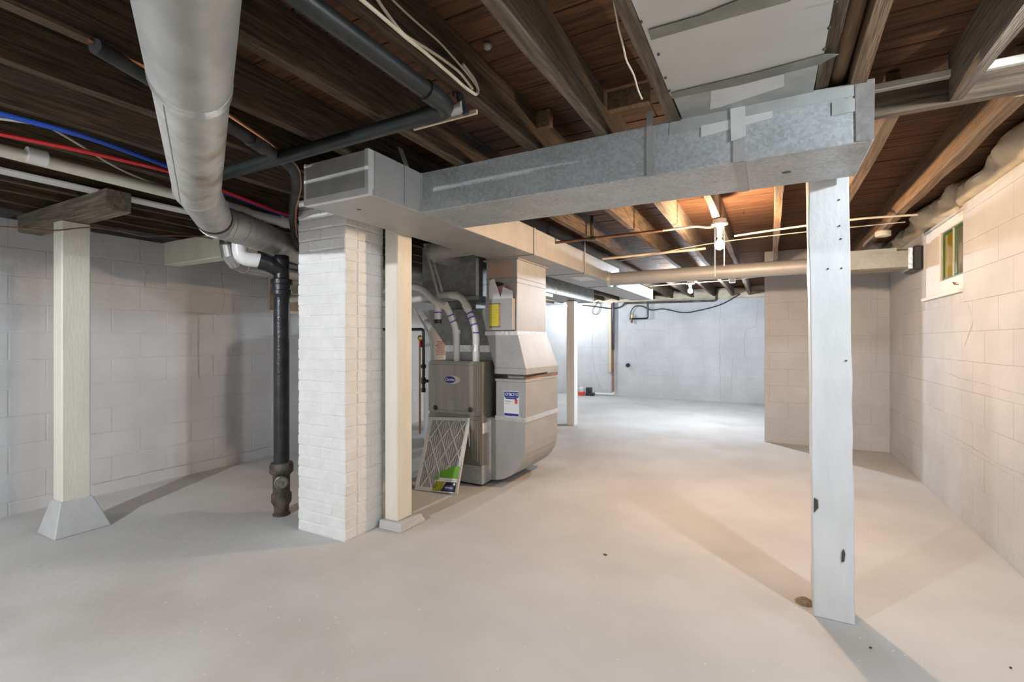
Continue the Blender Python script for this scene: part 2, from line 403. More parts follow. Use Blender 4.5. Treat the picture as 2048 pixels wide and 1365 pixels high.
mk('header_beam', box(.18, XR+.2, 2.435, 2.478, ZJ, 2.30), M['headw'], ceiling, .003)
mk('header_strip', box(.33, XR+.2, 2.405, 2.434, 2.262, 2.292), M['pvc_cream'], ceiling, .004)
mk('furring_strip', box(-3.655, -3.545, YB, 2.28, ZJ - .02, ZJ - .007), M['pvc'], ceiling, .002, label='white painted board under a joist')
for px0, px1, py in ((1228, 1296, 218), (1076, 1104, 256)):
    a = P(px0, py, Z=2.27); mk('blocking', box(a.x - .03, a.x + (px1 - px0) * .0022, a.y, a.y + .04, 2.27, 2.35), M['joist_lit'], ceiling, .002)

# insulation along the rim above the walls
def lumps(name, p0, p1, w0, w1, z0, z1, label, seg=60, side=(1,0)):
    """lumpy roll of foam: a half-round ridge whose size wanders smoothly"""
    p0, p1 = Vector(p0), Vector(p1); V, Fc = [], []; nr = 13; L = (p1 - p0).length
    ph = [random.uniform(0, 6.28) for _ in range(12)]
    def nz(u, q, o): return (math.sin(u*3.1+ph[o]+q*1.0) + .7*math.sin(u*7.3+ph[o+1]-q*1.6) + .3*math.sin(u*15.3+ph[o+2]+q*2.2)) / 2.0
    for i in range(seg + 1):
        u = L * i / seg; c = p0.lerp(p1, i / seg)
        for q in range(nr):
            a = -math.pi/2 + math.pi * q / (nr - 1)
            wd = (w0 + w1)/2 + (w1 - w0)/2 * nz(u, q*.35, 0)
            zz = (z0 + z1)/2 + math.sin(a) * (z1 - z0)/2 + .018 * nz(u, q*.5, 3)
            off = math.cos(a)**.7 * wd if math.cos(a) > 1e-6 else 0
            off += .02 * nz(u*1.7, q*.9, 6)
            V.append((c.x - side[0]*off, c.y - side[1]*off, zz))
    for i in range(seg):
        for q in range(nr - 1):
            a = i*nr + q; Fc.append((a, a+1, a+1+nr, a+nr))
    return solo(name, (V, Fc), M['foam'], label, 'insulation', smooth=True)
lumps('rim_insulation', (XR+.16, 2.5), (XR+.16, YJ), .18, .30, 2.185, 2.37, 'cream lumpy spray foam insulation along the top of the right-hand window wall', 160)
lumps('rim_insulation', (XJ, YF+.16), (-4.0, YF+.16), .13, .24, 2.10, 2.36, 'grubby foam insulation between joist ends above the far bluish-white wall', 70, side=(0,1))

# window in the right wall
w1 = struct('window_1', join(box(XR+.012, XR+.12, 4.985, W1[1], W1[2], W1[3]), box(XR+.012, XR+.12, W1[0], 4.985, W1[2]+.02, 1.725), box(XR+.012, XR+.12, W1[0], 4.985, 2.10, W1[3])), M['white_trim'], bevel=.004)
mk('sash_frame', join(box(XR+.03, XR+.08, 4.43, 4.452, 1.725, 2.10), box(XR+.03, XR+.08, 4.96, 4.985, 1.725, 2.10), box(XR+.03, XR+.08, 4.452, 4.96, 2.08, 2.10), box(XR+.03, XR+.08, 4.452, 4.96, 1.725, 1.745), box(XR+.03, XR+.08, 4.66, 4.70, 1.745, 2.08)), M['sash'], w1, .003)
mk('mullion', box(XR+.022, XR+.03, 4.70, 4.715, 1.735, 2.095), M['white_trim'], w1)
mk('pane', box(XR+.036, XR+.042, 4.70, 4.96, 1.745, 2.08), M['pane_y'], w1, label='yellowed window pane')
mk('pane', box(XR+.036, XR+.042, 4.452, 4.66, 1.745, 2.08), M['pane_g'], w1, label='grey window pane')
mk('window_sill', box(XR-.02, XR+.05, W1[0], W1[1], W1[2]-.008, W1[2]+.018), M['white_trim'], w1, .003)
mk('latch', tube([(XR+.01,4.62,1.672),(XR-.006,4.60,1.678),(XR-.006,4.57,1.66),(XR+.012,4.55,1.655)], .004, 6), M['copper_old'], w1)
# boarded window in the left wall
w2 = struct('window_2', join(box(XL-.10, XL-.02, W2[0], W2[1], W2[2], W2[2]+.03), box(XL-.10, XL-.02, W2[0], W2[1], W2[3]-.03, W2[3]), box(XL-.10, XL-.02, W2[0], W2[0]+.03, W2[2]+.03, W2[3]-.03), box(XL-.10, XL-.02, W2[1]-.03, W2[1], W2[2]+.03, W2[3]-.03)), M['white_trim'])
mk('window_board', box(XL-.08, XL-.05, W2[0]+.03, W2[1]-.03, W2[2]+.03, W2[3]-.14), M['plywood'], w2, .002)
mk('window_board', box(XL-.075, XL-.045, W2[0]+.03, W2[1]-.03, W2[3]-.136, W2[3]-.03), M['plywood'], w2, .002)

# ------------------------------------------------------------------ bulbs
def bulb(loc, kind, label, chain=False, holder_z=ZJ, name='light_bulb_fixture', glass='bulb_glass'):
    x, y, zb = loc
    t = thing(name, label, 'light bulb', (x, y, zb - .05), 'bare bulbs on the joists')
    del t['group']
    h = holder_z
    mk('lamp_holder', lathe([(.045,h-.045),(.058,h-.043),(.060,h-.032),(.048,h-.026),(.048,h-.002)], (x,y,0)), M['ceramic'], t, smooth=True)
    mk('socket', lathe([(.019,zb+.062),(.021,h-.075),(.027,h-.045)], (x,y,0)), M['ceramic'], t, smooth=True)
    mk('bulb_neck', lathe([(.0135,zb+.040),(.0135,zb+.066)], (x,y,0)), M['brass'], t, smooth=True)
    pr = []
    for i in range(9):
        a = -math.pi/2 + i * (math.pi*.80) / 8; pr.append((.035*math.cos(a), .035*math.sin(a)))
    pr += [(.0145,.040)]
    c, s = BULB[kind]; s *= .74
    key = 'bulb_' + kind
    if key not in M: M[key] = emit(key, c, s)
    mk(glass, lathe(pr, (x,y,zb), n=12), M[key], t, smooth=True)
    if chain:
        mk('pull_chain', tube([(x-.032,y,h-.05),(x-.032,y-.002,zb-.24)], .0016, 5), M['romex'], t)
        mk('pull_chain', join(tube([(x+.032,y,h-.05),(x+.033,y,zb-.16)], .0016, 5), tube([(x+.033,y,zb-.16),(x+.033,y,zb-.05)], .004, 6)), M['romex'], t)
    return t
bulb((-.335, 3.93, 1.975), 'warm', 'glowing bare warm bulb with pull chains, hanging before the far round duct', True)
bulb((-1.08, 7.8, 2.02), 'cool', 'bare cool-white bulb between the far round duct and the far wall')
bulb((-3.98, 9.9, 2.02), 'dim', 'bare cool-white bulb by the far white post and dark supply duct')
bulb((1.09, 1.62, 2.10), 'side', 'bare bulb beside the near right wall', holder_z=ZB-.002, name='bulb_right_offscreen', glass='bulb_glass_right_offscreen')
bulb((-2.42, -1.7, 2.195), 'backl', 'bare bulb between joists in line with the brick pillar, near end of the basement', holder_z=ZB-.002, name='bulb_near_offscreen', glass='bulb_glass_near_offscreen')

# ------------------------------------------------------------------ brick pillar
PX0, PX1, PY0, PY1 = -2.755, -2.322, 2.13, 2.47
pil = thing('brick_pillar', 'white painted brick pillar beside the black cast-iron stack', 'pillar', ((PX0+PX1)/2, (PY0+PY1)/2, 0))
mk('mortar_core', box(PX0+.005, PX1-.005, PY0+.005, PY1-.005, 0, ZJ), M['brick_mortar'], pil)
bmesh_cache = {}
def brick(x0, x1, y0, y1, zc, h):
    key = (round(x1-x0,3), round(y1-y0,3), round(h,3), random.randrange(3))
    if key not in bmesh_cache:
        V, Fc = box(-key[0]/2, key[0]/2, -key[1]/2, key[1]/2, -key[2]/2, key[2]/2)
        V = [tuple(c + random.uniform(-.0022,.0022) for c in p) for p in V]
        bmesh_cache[key] = meshdata('brick', (V, Fc), M['brick'], .007)
    o = bpy.data.objects.new('brick', bmesh_cache[key]); COL.objects.link(o); o.parent = pil
    o.location = Vector(((x0+x1)/2 + random.uniform(-.003,.003), (y0+y1)/2 + random.uniform(-.003,.003), zc)) - pil.location
CH = .0705; z = 0; k = 0; g = .0015
while z < ZJ - .03:
    zc = z + CH/2; h = CH - .002; W_ = PX1 - PX0; m = (PX0+PX1)/2
    front = [(PX0, m-g), (m+g, PX1)] if k % 2 else [(PX0, PX0+.105), (PX0+.105+2*g, PX1-.105-2*g), (PX1-.105, PX1)]
    for a, b in front: brick(a, b, PY0, PY0+.10, zc, h)
    if k % 2: brick(PX1-.10, PX1, PY0+.10+2*g, PY1, zc, h)
    else:
        brick(PX1-.10, PX1, PY0+.10+2*g, PY0+.215, zc, h); brick(PX1-.10, PX1, PY0+.215+2*g, PY1, zc, h)
    brick(PX0, PX0+.10, PY0+.10+2*g, PY1, zc, h)
    z += CH; k += 1

# ------------------------------------------------------------------ posts and beams
def nails(parent, spots, Y):
    for px_, py_ in spots:
        p = P(px_, py_, Y=Y); mk('nail', lathe([(.004,0),(.0035,.004)], (p.x, Y+.001, p.z), (0,-1,0), 8), M['debris'], parent)
t = thing('support_post', 'white square wooden post standing close beside the brick pillar on a grey block', 'post', (-2.22, 2.5, 0))
mk('shaft', box(-2.275, -2.165, 2.43, 2.58, .055, ZJ), M['post_cream'], t, .006)
mk('base_block', hexa([(-2.30,2.395,0),(-2.105,2.395,0),(-2.105,2.66,0),(-2.30,2.66,0)], [(-2.295,2.40,.058),(-2.12,2.405,.055),(-2.13,2.64,.05),(-2.295,2.64,.055)]), M['base_grey'], t, .006)
t = thing('support_post', 'cream wooden post on a grey tapered concrete foot before the left block wall', 'post', (-4.05, 1.43, 0))
mk('shaft', box(-4.13, -4.005, 1.345, 1.495, .19, 2.03), M['post_cream'], t, .006)
mk('concrete_foot', hexa([(-4.20,1.285,0),(-3.935,1.285,0),(-3.935,1.585,0),(-4.20,1.585,0)], [(-4.14,1.335,.215),(-3.995,1.335,.215),(-3.995,1.505,.215),(-4.14,1.505,.215)]), M['base_grey'], t, .006)
t = thing('support_post', 'worn bluish-white wooden post under the end of the galvanised cross duct', 'post', (.25, 2.63, 0))
def wob(x0, x1, y0, y1, z0, z1, n=16, a=.003):
    V, Fc = [], []
    for i in range(n+1):
        zz = z0 + (z1-z0)*i/n
        for q in ((x0,y0),(x1,y0),(x1,y1),(x0,y1)): V.append((q[0]+random.uniform(-a,a), q[1]+random.uniform(-a,a), zz))
    for i in range(n):
        for q in range(4):
            p_, r_ = i*4+q, i*4+(q+1) % 4; Fc.append((p_, r_, r_+4, p_+4))
    Fc += [(3,2,1,0), (n*4, n*4+1, n*4+2, n*4+3)]
    return V, Fc
V, Fc = wob(.165, .320, 2.565, 2.71, 0, ZJ, 18, .0025)
V = [(x - .022*(z/2.0) + .010, y, z) for x, y, z in V]
mk('shaft', (V, Fc), M['post_blue'], t, .004)
nails(t, [(1678,400),(1679,452),(1682,478),(1683,537),(1692,722),(1656,538)], 2.562)
p = P(1686, 1112, Y=2.56); mk('knot_hole', prism([(p.x-.006,2.561,p.z-.03),(p.x+.004,2.561,p.z-.026),(p.x+.008,2.561,p.z+.01),(p.x+.001,2.561,p.z+.03),(p.x-.005,2.561,p.z+.012)], (0,-.002,0)), M['debris'], t)
p = P(1634, 1012, Y=2.56); mk('chipped_patch', prism([(p.x-.012,2.561,p.z-.035),(p.x+.004,2.561,p.z-.01),(p.x+.003,2.561,p.z+.025),(p.x-.012,2.561,p.z+.035)], (0,-.002,0)), M['debris'], t)
solo('debris_pile', lathe([(.042,0),(.03,.012),(.014,.022),(.002,.026)], (.145, 2.68, .001), n=14), M['sawdust'], 'small heap of brown sawdust by the foot of the bluish-white post', 'debris', smooth=True)
t = thing('support_post', 'white post under the dark supply duct, before the far wall', 'post', (-2.6, 6.72, 0))
mk('shaft', box(-2.66, -2.54, 6.66, 6.80, .0, 1.845), M['post'], t, .005)

t = solo('wooden_beam', wob(0,1,0,1,0,1,2,.0) if False else box(XL-.12, -3.45, 1.36, 1.49, 2.032, 2.158), M['beamx'], 'short rough wooden beam resting on the cream post and the left wall', 'beam', bevel=.006)
solo('wooden_beam', box(XL-.1, -3.62, 2.31, 2.43, 1.93, 2.135), M['post_cream'], 'cream painted wooden beam sitting on the block wall behind the shiny elbow', 'beam', bevel=.006)

# ------------------------------------------------------------------ cross duct
def cut_hole(ob, xy, r, depth=.16):
    """drill a real hole up into the underside of a duct"""
    c = mk('hole_cutter', lathe([(r, -.02), (r, depth)], (xy[0], xy[1], DZ0), n=20), M['galv_l'])
    md = ob.modifiers.new('hole', 'BOOLEAN'); md.operation = 'DIFFERENCE'; md.object = c; md.solver = 'EXACT'
    bpy.context.view_layer.update()
    me = bpy.data.meshes.new_from_object(ob.evaluated_get(bpy.context.evaluated_depsgraph_get()))
    ob.modifiers.clear(); ob.data = me; bpy.data.objects.remove(c)
DZ0, DZ1, DY0, DY1 = 1.955, 2.172, 2.083, 2.50
t = thing('cross_duct', 'rectangular galvanised branch duct crossing to the bluish-white post, patched with tape', 'duct', (-.68, 2.29, DZ0))
cross_body = mk('duct_body', box(-1.69, .322, DY0, DY1, DZ0, DZ1), M['galv'], t, .003)
def patch(name, pix, plane, m, parent, th=.0012, n=(0,-1,0)):
    pts = [P(x, y, **plane) for x, y in pix]; mk(name, prism(pts, Vector(n) * th), M[m], parent)
YP = DY0 - .0006
patch('tape_strip', [(1338,270),(1342,232),(1748,160),(1749,184),(1640,205),(1545,227)], dict(Y=YP), 'tape', t)
patch('tape_strip', [(1664,232),(1664,205),(1744,190),(1745,216)], dict(Y=YP-.001), 'tape', t)
patch('tape_patch', [(1402,275),(1402,252),(1545,222),(1545,236)], dict(Y=YP-.001), 'tape_w', t)
patch('tape_strip', [(1712,283),(1710,163),(1750,157),(1748,279)], dict(Y=YP-.002), 'foil', t)
patch('corner_tape', [(822,428),(822,350),(845,346),(845,424)], dict(Y=YP), 'foil', t)
def strap(x, y_top, wd, parent, z_up=ZJ+.06, under=True):
    g = [box(x - wd/2, x + wd/2, DY0-.004, DY0-.0025, DZ0-.003, z_up)]
    if under: g.append(box(x - wd/2, x + wd/2, DY0-.004, DY1+.003, DZ0-.0035, DZ0-.002))
    mk('hanger_strap', join(*g), M['galv_l'], parent)
px_ = P(1300, 250, Y=DY0); strap(px_.x, 0, .028, t, under=False)
px_ = P(1478, 250, Y=DY0); strap(px_.x, 0, .042, t, z_up=DZ1)
patch('tape_patch', [(1462,283),(1460,200),(1490,197),(1492,272)], dict(Y=DY0-.005), 'tape_w', t)
q = P(1573, 345, Z=DZ0); cut_hole(cross_body, (q.x, q.y), .018)

# panned joist bay above it
t = thing('sheet_metal_panel', 'grey sheet-metal panel screwed under the joists above the cross duct', 'panel', (-.09, .9, ZJ-.012))
mk('panel_sheet', box(-.335, .158, -.6, 1.17, ZJ-.013, ZJ-.0115), M['panel'], t)
mk('panel_sheet', box(-.325, .150, 1.15, 1.85, ZJ-.0115, ZJ-.010), M['panel'], t)
ZP = ZJ - .0145
patch('tape_strip', [(1296,60),(1302,80),(1400,52),(1580,2),(1600,-20),(1500,-10),(1400,30)], dict(Z=ZP), 'tape_d', t, n=(0,0,-1))
patch('tape_strip', [(1341,186),(1344,197),(1480,170),(1640,128),(1678,108),(1650,108),(1500,148)], dict(Z=ZP), 'tape_d', t, n=(0,0,-1))
for a in ((1282,43),(1317,108),(1331,155),(1339,181),(1672,3),(1658,55),(1648,98)):
    q = P(*a, Z=ZP+.002); mk('screw', lathe([(.0045,0),(.0045,.004)], (q.x,q.y,ZP-.002), n=8), M['debris'], t)
mk('duct_collar', hexa([(-.318,1.85,ZJ-.012),(.14,1.85,ZJ-.012),(.14,2.10,2.168),(-.318,2.10,2.168)], [(-.318,1.85,ZJ+.02),(.14,1.85,ZJ+.02),(.14,2.10,2.20),(-.318,2.10,2.20)]), M['tape'], t)
def zc(y): return ZJ - .0125 + (y - 1.85) * .04
patch('tape_patch', [(1421,200),(1422,178),(1568,148),(1568,172),(1440,214),(1420,218)], dict(Z=ZJ-.0125), 'tape_w', t, n=(0,0,-1))

# ------------------------------------------------------------------ main trunk
t = thing('main_trunk_duct', 'long galvanised trunk duct running from above the brick pillar toward the far wall', 'duct', (-1.92, 4.0, DZ0))
trunk_body = mk('duct_body', box(-2.14, -1.693, 1.70, 6.03, DZ0, DZ1), M['galv_l'], t, .003)
mk('duct_extension', box(-2.12, -1.755, 6.03, 8.28, DZ0, 2.12), M['galv_l'], t, .003)
mk('near_sheath', box(-1.6925, -1.691, 1.735, 2.082, DZ0+.004, DZ1+.002), M['galv_l'], t)
mk('end_cap', box(-2.138, -1.70, 1.694, 1.70, DZ0+.03, DZ1-.004), M['pipe_galv'], t, .002)
for y in (3.53, 4.75): mk('drive_cleat', join(box(-2.146, -1.687, y-.014, y+.014, DZ0-.006, DZ0-.0005), box(-1.692, -1.685, y-.014, y+.014, DZ0-.006, DZ1)), M['galv_l'], t, .001)
mk('drive_cleat', join(box(-2.146, -1.72, 6.02, 6.05, DZ0-.006, DZ0-.0005)), M['galv_l'], t)
mk('end_flange', join(box(-2.13,-1.745,8.25,8.285,DZ0-.005,DZ0-.0005), box(-1.755,-1.745,8.25,8.285,DZ0,2.13)), M['galv_l'], t)
mk('foil_tape', box(-2.144,-1.688,1.692,1.72,DZ0-.0015,DZ0+.032), M['tape_w'], t)
mk('foil_tape', box(-1.712,-1.689,1.6925,1.73,DZ0+.032,DZ1), M['tape_w'], t)
mk('foil_tape', box(-2.143,-2.13,1.6925,1.72,DZ0+.032,DZ1), M['tape_w'], t)
q = P(718, 419, Z=DZ0); cut_hole(trunk_body, (q.x, q.y), .014)
q0 = P(1140, 557, Z=DZ0); q1 = P(1203, 560, Z=DZ0)
mk('tape_patch', box(min(q0.x,q1.x)+.02, -1.76, 5.0, 5.35, DZ0-.0012, DZ0-.0002), M['tape_w'], t)
a = P(752, 268, Y=1.93); mk('hanger_strap', join(box(-1.6895,-1.688,1.95,1.99,DZ0+.02,DZ1), hexa([(-1.69,1.95,DZ1),(-1.6885,1.95,DZ1),(-1.6885,1.99,DZ1),(-1.69,1.99,DZ1)],[(-1.72,1.93,2.27),(-1.718,1.93,2.27),(-1.718,1.97,2.27),(-1.72,1.97,2.27)])), M['galv_l'], t)
mk('hanger_strap', join(box(-1.6885,-1.686,4.72,4.75,DZ0-.02,DZ1+.15)), M['galv_l'], t)

# dark supply trunk behind
t = thing('supply_trunk_duct', 'dull dark galvanised supply duct running behind the return drop to the far white post', 'duct', (-2.6, 5.6, 1.85))
mk('duct_body', box(-2.82, -2.41, 4.26, 7.15, 1.85, 2.10), M['galv_d'], t, .003)
mk('drive_cleat', box(-2.825, -2.405, 7.12, 7.155, 1.845, 2.105), M['galv_l'], t, .002)
mk('drive_cleat', box(-2.825, -2.405, 5.68, 5.70, 1.845, 2.105), M['galv'], t, .002)
mk('register_boot', box(-2.78, -2.42, 5.0, 5.6, 1.80, 1.849), M['galv_l'], t, .006)

# ------------------------------------------------------------------ far round duct and wall boot
t = thing('round_branch_duct', 'straight round galvanised duct crossing behind the warm bulb to the right wall', 'duct', (-.6, 5.55, 1.905))
mk('pipe_section', tube([(-1.70,5.6,1.985),(-.45,5.56,1.985)], .076, 22), M['galv_l'], t, smooth=True)
mk('pipe_section', tube([(-.45,5.56,1.985),(.50,5.53,1.985)], .075, 22), M['galv_l'], t, smooth=True)
mk('collar', tube([(-1.70,5.6,1.985),(-1.66,5.599,1.985)], .09, 22), M['foil'], t, smooth=True)
for x in (-.45, .12, .34): mk('pipe_seam', tube([(x,5.56-.03*(x+.45),1.985),(x+.012,5.56-.03*(x+.46),1.985)], .0785, 22), M['galv_l'], t, smooth=True)
a = P(1700,492, Y=5.40); b = P(1793,540, Y=5.40)
t = thing('wall_register_boot', 'tarnished galvanised register box joining the round duct to the right wall', 'duct', (.8, 5.55, 1.9))
mk('boot_box', box(.50, 1.11, 5.42, 5.70, 1.90, 2.07), M['boot'], t, .012)
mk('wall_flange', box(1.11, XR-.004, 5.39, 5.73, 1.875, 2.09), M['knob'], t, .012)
mk('foil_tape', box(1.08,1.115,5.412,5.71,1.893,2.078), M['foil'], t)
mk('foil_tape', box(.492,.515,5.41,5.71,1.892,2.078), M['foil'], t)
mk('tape_patch', box(.505,1.0,5.414,5.43,2.05,2.085), M['tape'], t)

# ------------------------------------------------------------------ big round duct on the left
t = thing('round_return_duct', 'large stained round duct overhead bending down toward the black stack', 'duct', (-2.4, 1.4, 1.9))
A0 = Vector((.12, -.11, 2.03)); A1 = Vector((-2.46, 1.335, 1.985)); D = (A1 - A0).normalized()
S = A0 + (A1 - A0) * .615     # joint seen near the top of the picture
mk('pipe_section', tube([A0, S], .104, 28), M['pipe_galv'], t, smooth=True)
mk('pipe_section', tube([S - D*.02, A1], .100, 28), M['pipe_dirt'], t, smooth=True)
mk('foil_tape', tube([S - D*.03, S + D*.02], .1055, 28), M['foil'], t, smooth=True)
side_ = Vector((-D.y, D.x, 0)).normalized() * -1
sv = (Vector((0,0,-1)) * .74 + Vector((D.y, -D.x, 0)).normalized() * -.67).normalized() * .0985
mk('seam', tube([S + D*.03 + sv, A1 + sv], .0035, 6), M['galv_d'], t)
C0 = Vector((-2.90, 1.665, 1.98)); D2 = (C0 - A1).normalized()
mk('crimp_ring', tube([A1 - D*.006, A1 + D*.006], .1035, 28), M['pipe_galv'], t, smooth=True)
mk('elbow', tube([A1 - D*.004, A1 + D2*.06, C0 - D2*.02], .099, 28), M['pipe_galv'], t, smooth=True)
mk('dark_band', tube([C0 - D2*.045, C0 - D2*.005], .102, 28), M['foam_black'], t, smooth=True)
Q0 = Vector((-3.07, 2.05, 1.972)); DB = Vector((-.46, .888, 0)).normalized()
el = bend([C0 - D2*.02, C0 + D2*.10, Q0 - DB*.20, Q0], .16, 4)
mk('elbow', tube(el, .101, 28), M['pipe_dirt'], t, smooth=True)
for k_ in (2, 4, 6, 8):
    if k_ < len(el) - 1:
        dd = (el[k_+1] - el[k_-1]).normalized(); mk('elbow_seam', tube([el[k_] - dd*.005, el[k_] + dd*.005], .1045, 28), M['pipe_galv'], t, smooth=True)
Q1 = Q0 + DB*1.0
mk('pipe_section', tube([Q0 - DB*.01, Q1], .099, 28), M['pipe_galv'], t, smooth=True)
mk('crimp_ring', tube([Q0 - DB*.004, Q0 + DB*.008], .1035, 28), M['pipe_galv'], t, smooth=True)
QE = bend([Q1 - DB*.02, Q1 + DB*.34, Vector((-2.97, 3.95, 1.90))], .2, 6)
mk('pipe_section', tube(QE, .098, 24), M['pipe_galv'], t, smooth=True)

# shiny dryer vent elbow
solo_path = bend([(-3.80, 2.30, 2.16), (-3.80, 2.30, 1.875), (-3.85, 2.66, 1.87)], .20, 3)
t = thing('vent_pipe', 'shiny galvanised vent elbow and pipe turning under the large round duct', 'vent pipe', (-3.89, 2.6, 1.8))
mk('elbow', tube(solo_path, .064, 22), M['chrome'], t)
for k_ in range(1, len(solo_path)-1):
    dd = (solo_path[k_+1] - solo_path[k_-1]).normalized(); mk('elbow_seam', tube([solo_path[k_] - dd*.004, solo_path[k_] + dd*.004], .067, 22), M['galv_l'], t, smooth=True)
mk('pipe', tube([(-3.845,2.62,1.87),(-3.89,3.72,1.855)], .05, 20), M['galv_l'], t, smooth=True)
mk('pipe_end', tube(bend([(-3.89,3.70,1.855),(-3.89,3.9,1.85),(-4.74,3.9,1.80)], .12), .05, 20), M['galv_l'], t, smooth=True)
mk('crimp_ring', tube([(-3.847,2.70,1.868),(-3.848,2.71,1.868)], .054, 20), M['galv_l'], t, smooth=True)

# ------------------------------------------------------------------ cast iron stack
SX, SYY = -3.10, 2.26
t = thing('soil_stack', 'black cast-iron soil stack with rusty cleanout at the floor beside the brick pillar', 'pipe', (SX, SYY, 0))
mk('pipe', lathe([(.053,.36),(.053,1.60)], (SX,SYY,0), n=24), M['cast'], t, smooth=True)
mk('hub', lathe([(.056,1.56),(.062,1.575),(.071,1.585),(.071,1.61),(.066,1.615),(.066,1.655),(.074,1.66),(.074,1.69),(.055,1.70)], (SX,SYY,0), n=24), M['cast'], t, smooth=True)
mk('upper_pipe', lathe([(.052,1.69),(.052,1.85),(.048,1.865)], (SX,SYY,0), n=24), M['cast'], t, smooth=True)
mk('side_inlet', tube(bend([(SX,SYY,1.76),(SX-.04,SYY-.08,1.80),(SX-.065,SYY-.13,1.812)], .05), .057, 18), M['cast'], t, smooth=True)
mk('cleanout_fitting', lathe([(.050,0),(.052,.07),(.062,.085),(.068,.10),(.068,.15),(.056,.165),(.057,.20),(.057,.285),(.066,.295),(.080,.31),(.080,.36),(.072,.375),(.055,.38)], (SX,SYY,0), n=24), M['rust'], t, smooth=True)
dv = Vector((.78,-.62,0)).normalized()
mk('cleanout_plug', join(lathe([(.046,0),(.046,.012),(.038,.016),(.036,.012),(.012,.012),(.010,.024)], Vector((SX,SYY,.245)) + dv*.052, dv, 22)), M['plug'], t, smooth=True)
mk('collar_lip', lathe([(.060,0),(.057,.012),(.05,.014)], (SX,SYY,0), n=20), M['rust'], t, smooth=True)

# ------------------------------------------------------------------ plumbing on the left
t = thing('pvc_drain_pipe', 'cream plastic drain pipe along the joists, dropping by an elbow into the black stack', 'pipe', (-3.1, 1.5, 2.1))
mk('pipe', tube([(-3.05,-2.5,2.135),(-3.10,1.95,2.115)], .030, 16), M['pvc_cream'], t, smooth=True)
cy_ = P(74,309,X=-3.065).y; mk('coupling', tube([(-3.07,cy_-.035,2.127),(-3.071,cy_+.035,2.127)], .036, 16), M['pvc'], t, smooth=True)
mk('elbow', tube(bend([(-3.10,1.85,2.116),(-3.105,2.04,2.11),(-3.22,2.05,2.07),(-3.22,2.05,1.98)], .07), .042, 16), M['pvc'], t, smooth=True)
mk('elbow', tube(bend([(-3.225,2.03,2.02),(-3.225,2.03,1.82),(SX-.055,SYY-.11,1.815)], .10, 8), .050, 18), M['pvc'], t, smooth=True)
mk('branch_fitting', tube(bend([(-3.10,2.02,2.11),(-3.05,2.32,2.10),(-3.05,2.42,1.95)], .06), .034, 14), M['pvc'], t, smooth=True)
mk('coupling', tube([(-3.055,2.22,2.103),(-3.05,2.27,2.10)], .042, 14), M['pvc'], t, smooth=True)
def cable(name, pix, plane, r, m, label, cat, extra_a=None, extra_b=None, br=.12, n=8):
    pts = [P(x, y, **plane) for x, y in pix]
    if extra_a: pts = [Vector((pts[0].x + extra_a[0], extra_a[1], pts[0].z))] + pts
    if extra_b: pts = pts + [Vector(extra_b)]
    return solo(name, tube(bend(pts, br), r, n), M[m], label, cat, smooth=True)
ZW = 2.145
cable('water_pipe', [(-60,213),(0,228),(170,272),(345,336),(430,378),(568,431)], dict(Z=ZW), .011, 'blue', 'bright blue plastic water pipe running along under the joists', 'pipe', extra_a=(.05,-2.8), extra_b=(-2.95, 2.5, 2.15))
cable('water_pipe', [(-60,256),(0,268),(170,303),(350,345),(440,380),(572,430)], dict(Z=ZW-.005), .010, 'red', 'bright red plastic water pipe running along under the joists', 'pipe', extra_a=(.05,-2.8), extra_b=(-2.93, 2.5, 2.14))
cable('electric_cable', [(-40,232),(0,238),(60,246),(100,255),(160,290),(230,335),(300,365),(370,385)], dict(Z=2.155), .0055, 'wire_grey', 'thin olive-grey cable sagging across the red pipe', 'cable', extra_a=(.03,-2.8))
cable('copper_line', [(-40,452),(0,453),(60,458),(110,462),(150,457),(190,454),(260,467),(290,474),(325,471),(400,473),(425,478)], dict(X=-3.93), .0045, 'copper_old', 'thin brown copper line strung across the cream post and left wall', 'pipe', extra_a=(0,-2.8))
t = thing('refrigerant_line_set', 'black insulated line with bright copper tube passing under joists into the trunk duct corner', 'pipe', (-2.2, 1.2, 2.1))
lp = [P(190,92,Z=2.138), P(330,176,Z=2.138), P(452,250,Z=2.136), P(545,305,Z=2.13), P(590,342,Z=2.125), P(592,375,Z=2.115), P(586,410,Y=2.0), P(585,440,Y=2.15), P(591,480,Y=2.3), P(606,505,Y=2.5)]
mk('insulated_tube', tube(bend(lp, .08), .024, 12), M['foam_black'], t, smooth=True)
cp = [P(176,80,Z=2.152), P(325,150,Z=2.152), P(445,222,Z=2.15), P(540,285,Z=2.15), P(598,336,Z=2.145), P(601,375,Z=2.13), P(593,410,Y=1.97), P(590,440,Y=2.12), P(594,480,Y=2.3), P(608,505,Y=2.5)]
mk('copper_tube', tube(bend(cp, .08), .007, 8), M['copper'], t, smooth=True)
mk('tape_wrap', tube([P(500,277,Z=2.135), P(530,296,Z=2.132)], .034, 12), M['foam_black'], t, smooth=True)
t = thing('vent_riser', 'greenish old metal riser behind the round duct at the brick pillar', 'pipe', (-2.95, 2.42, 1.9))
mk('riser_pipe', tube([(-2.93,2.46,1.86),(-2.93,2.46,2.3)], .045, 14), M['galv_d'], t, smooth=True)
mk('riser_collar', tube([(-2.93,2.46,2.0),(-2.93,2.46,2.02)], .055, 14), M['foam_black'], t, smooth=True)

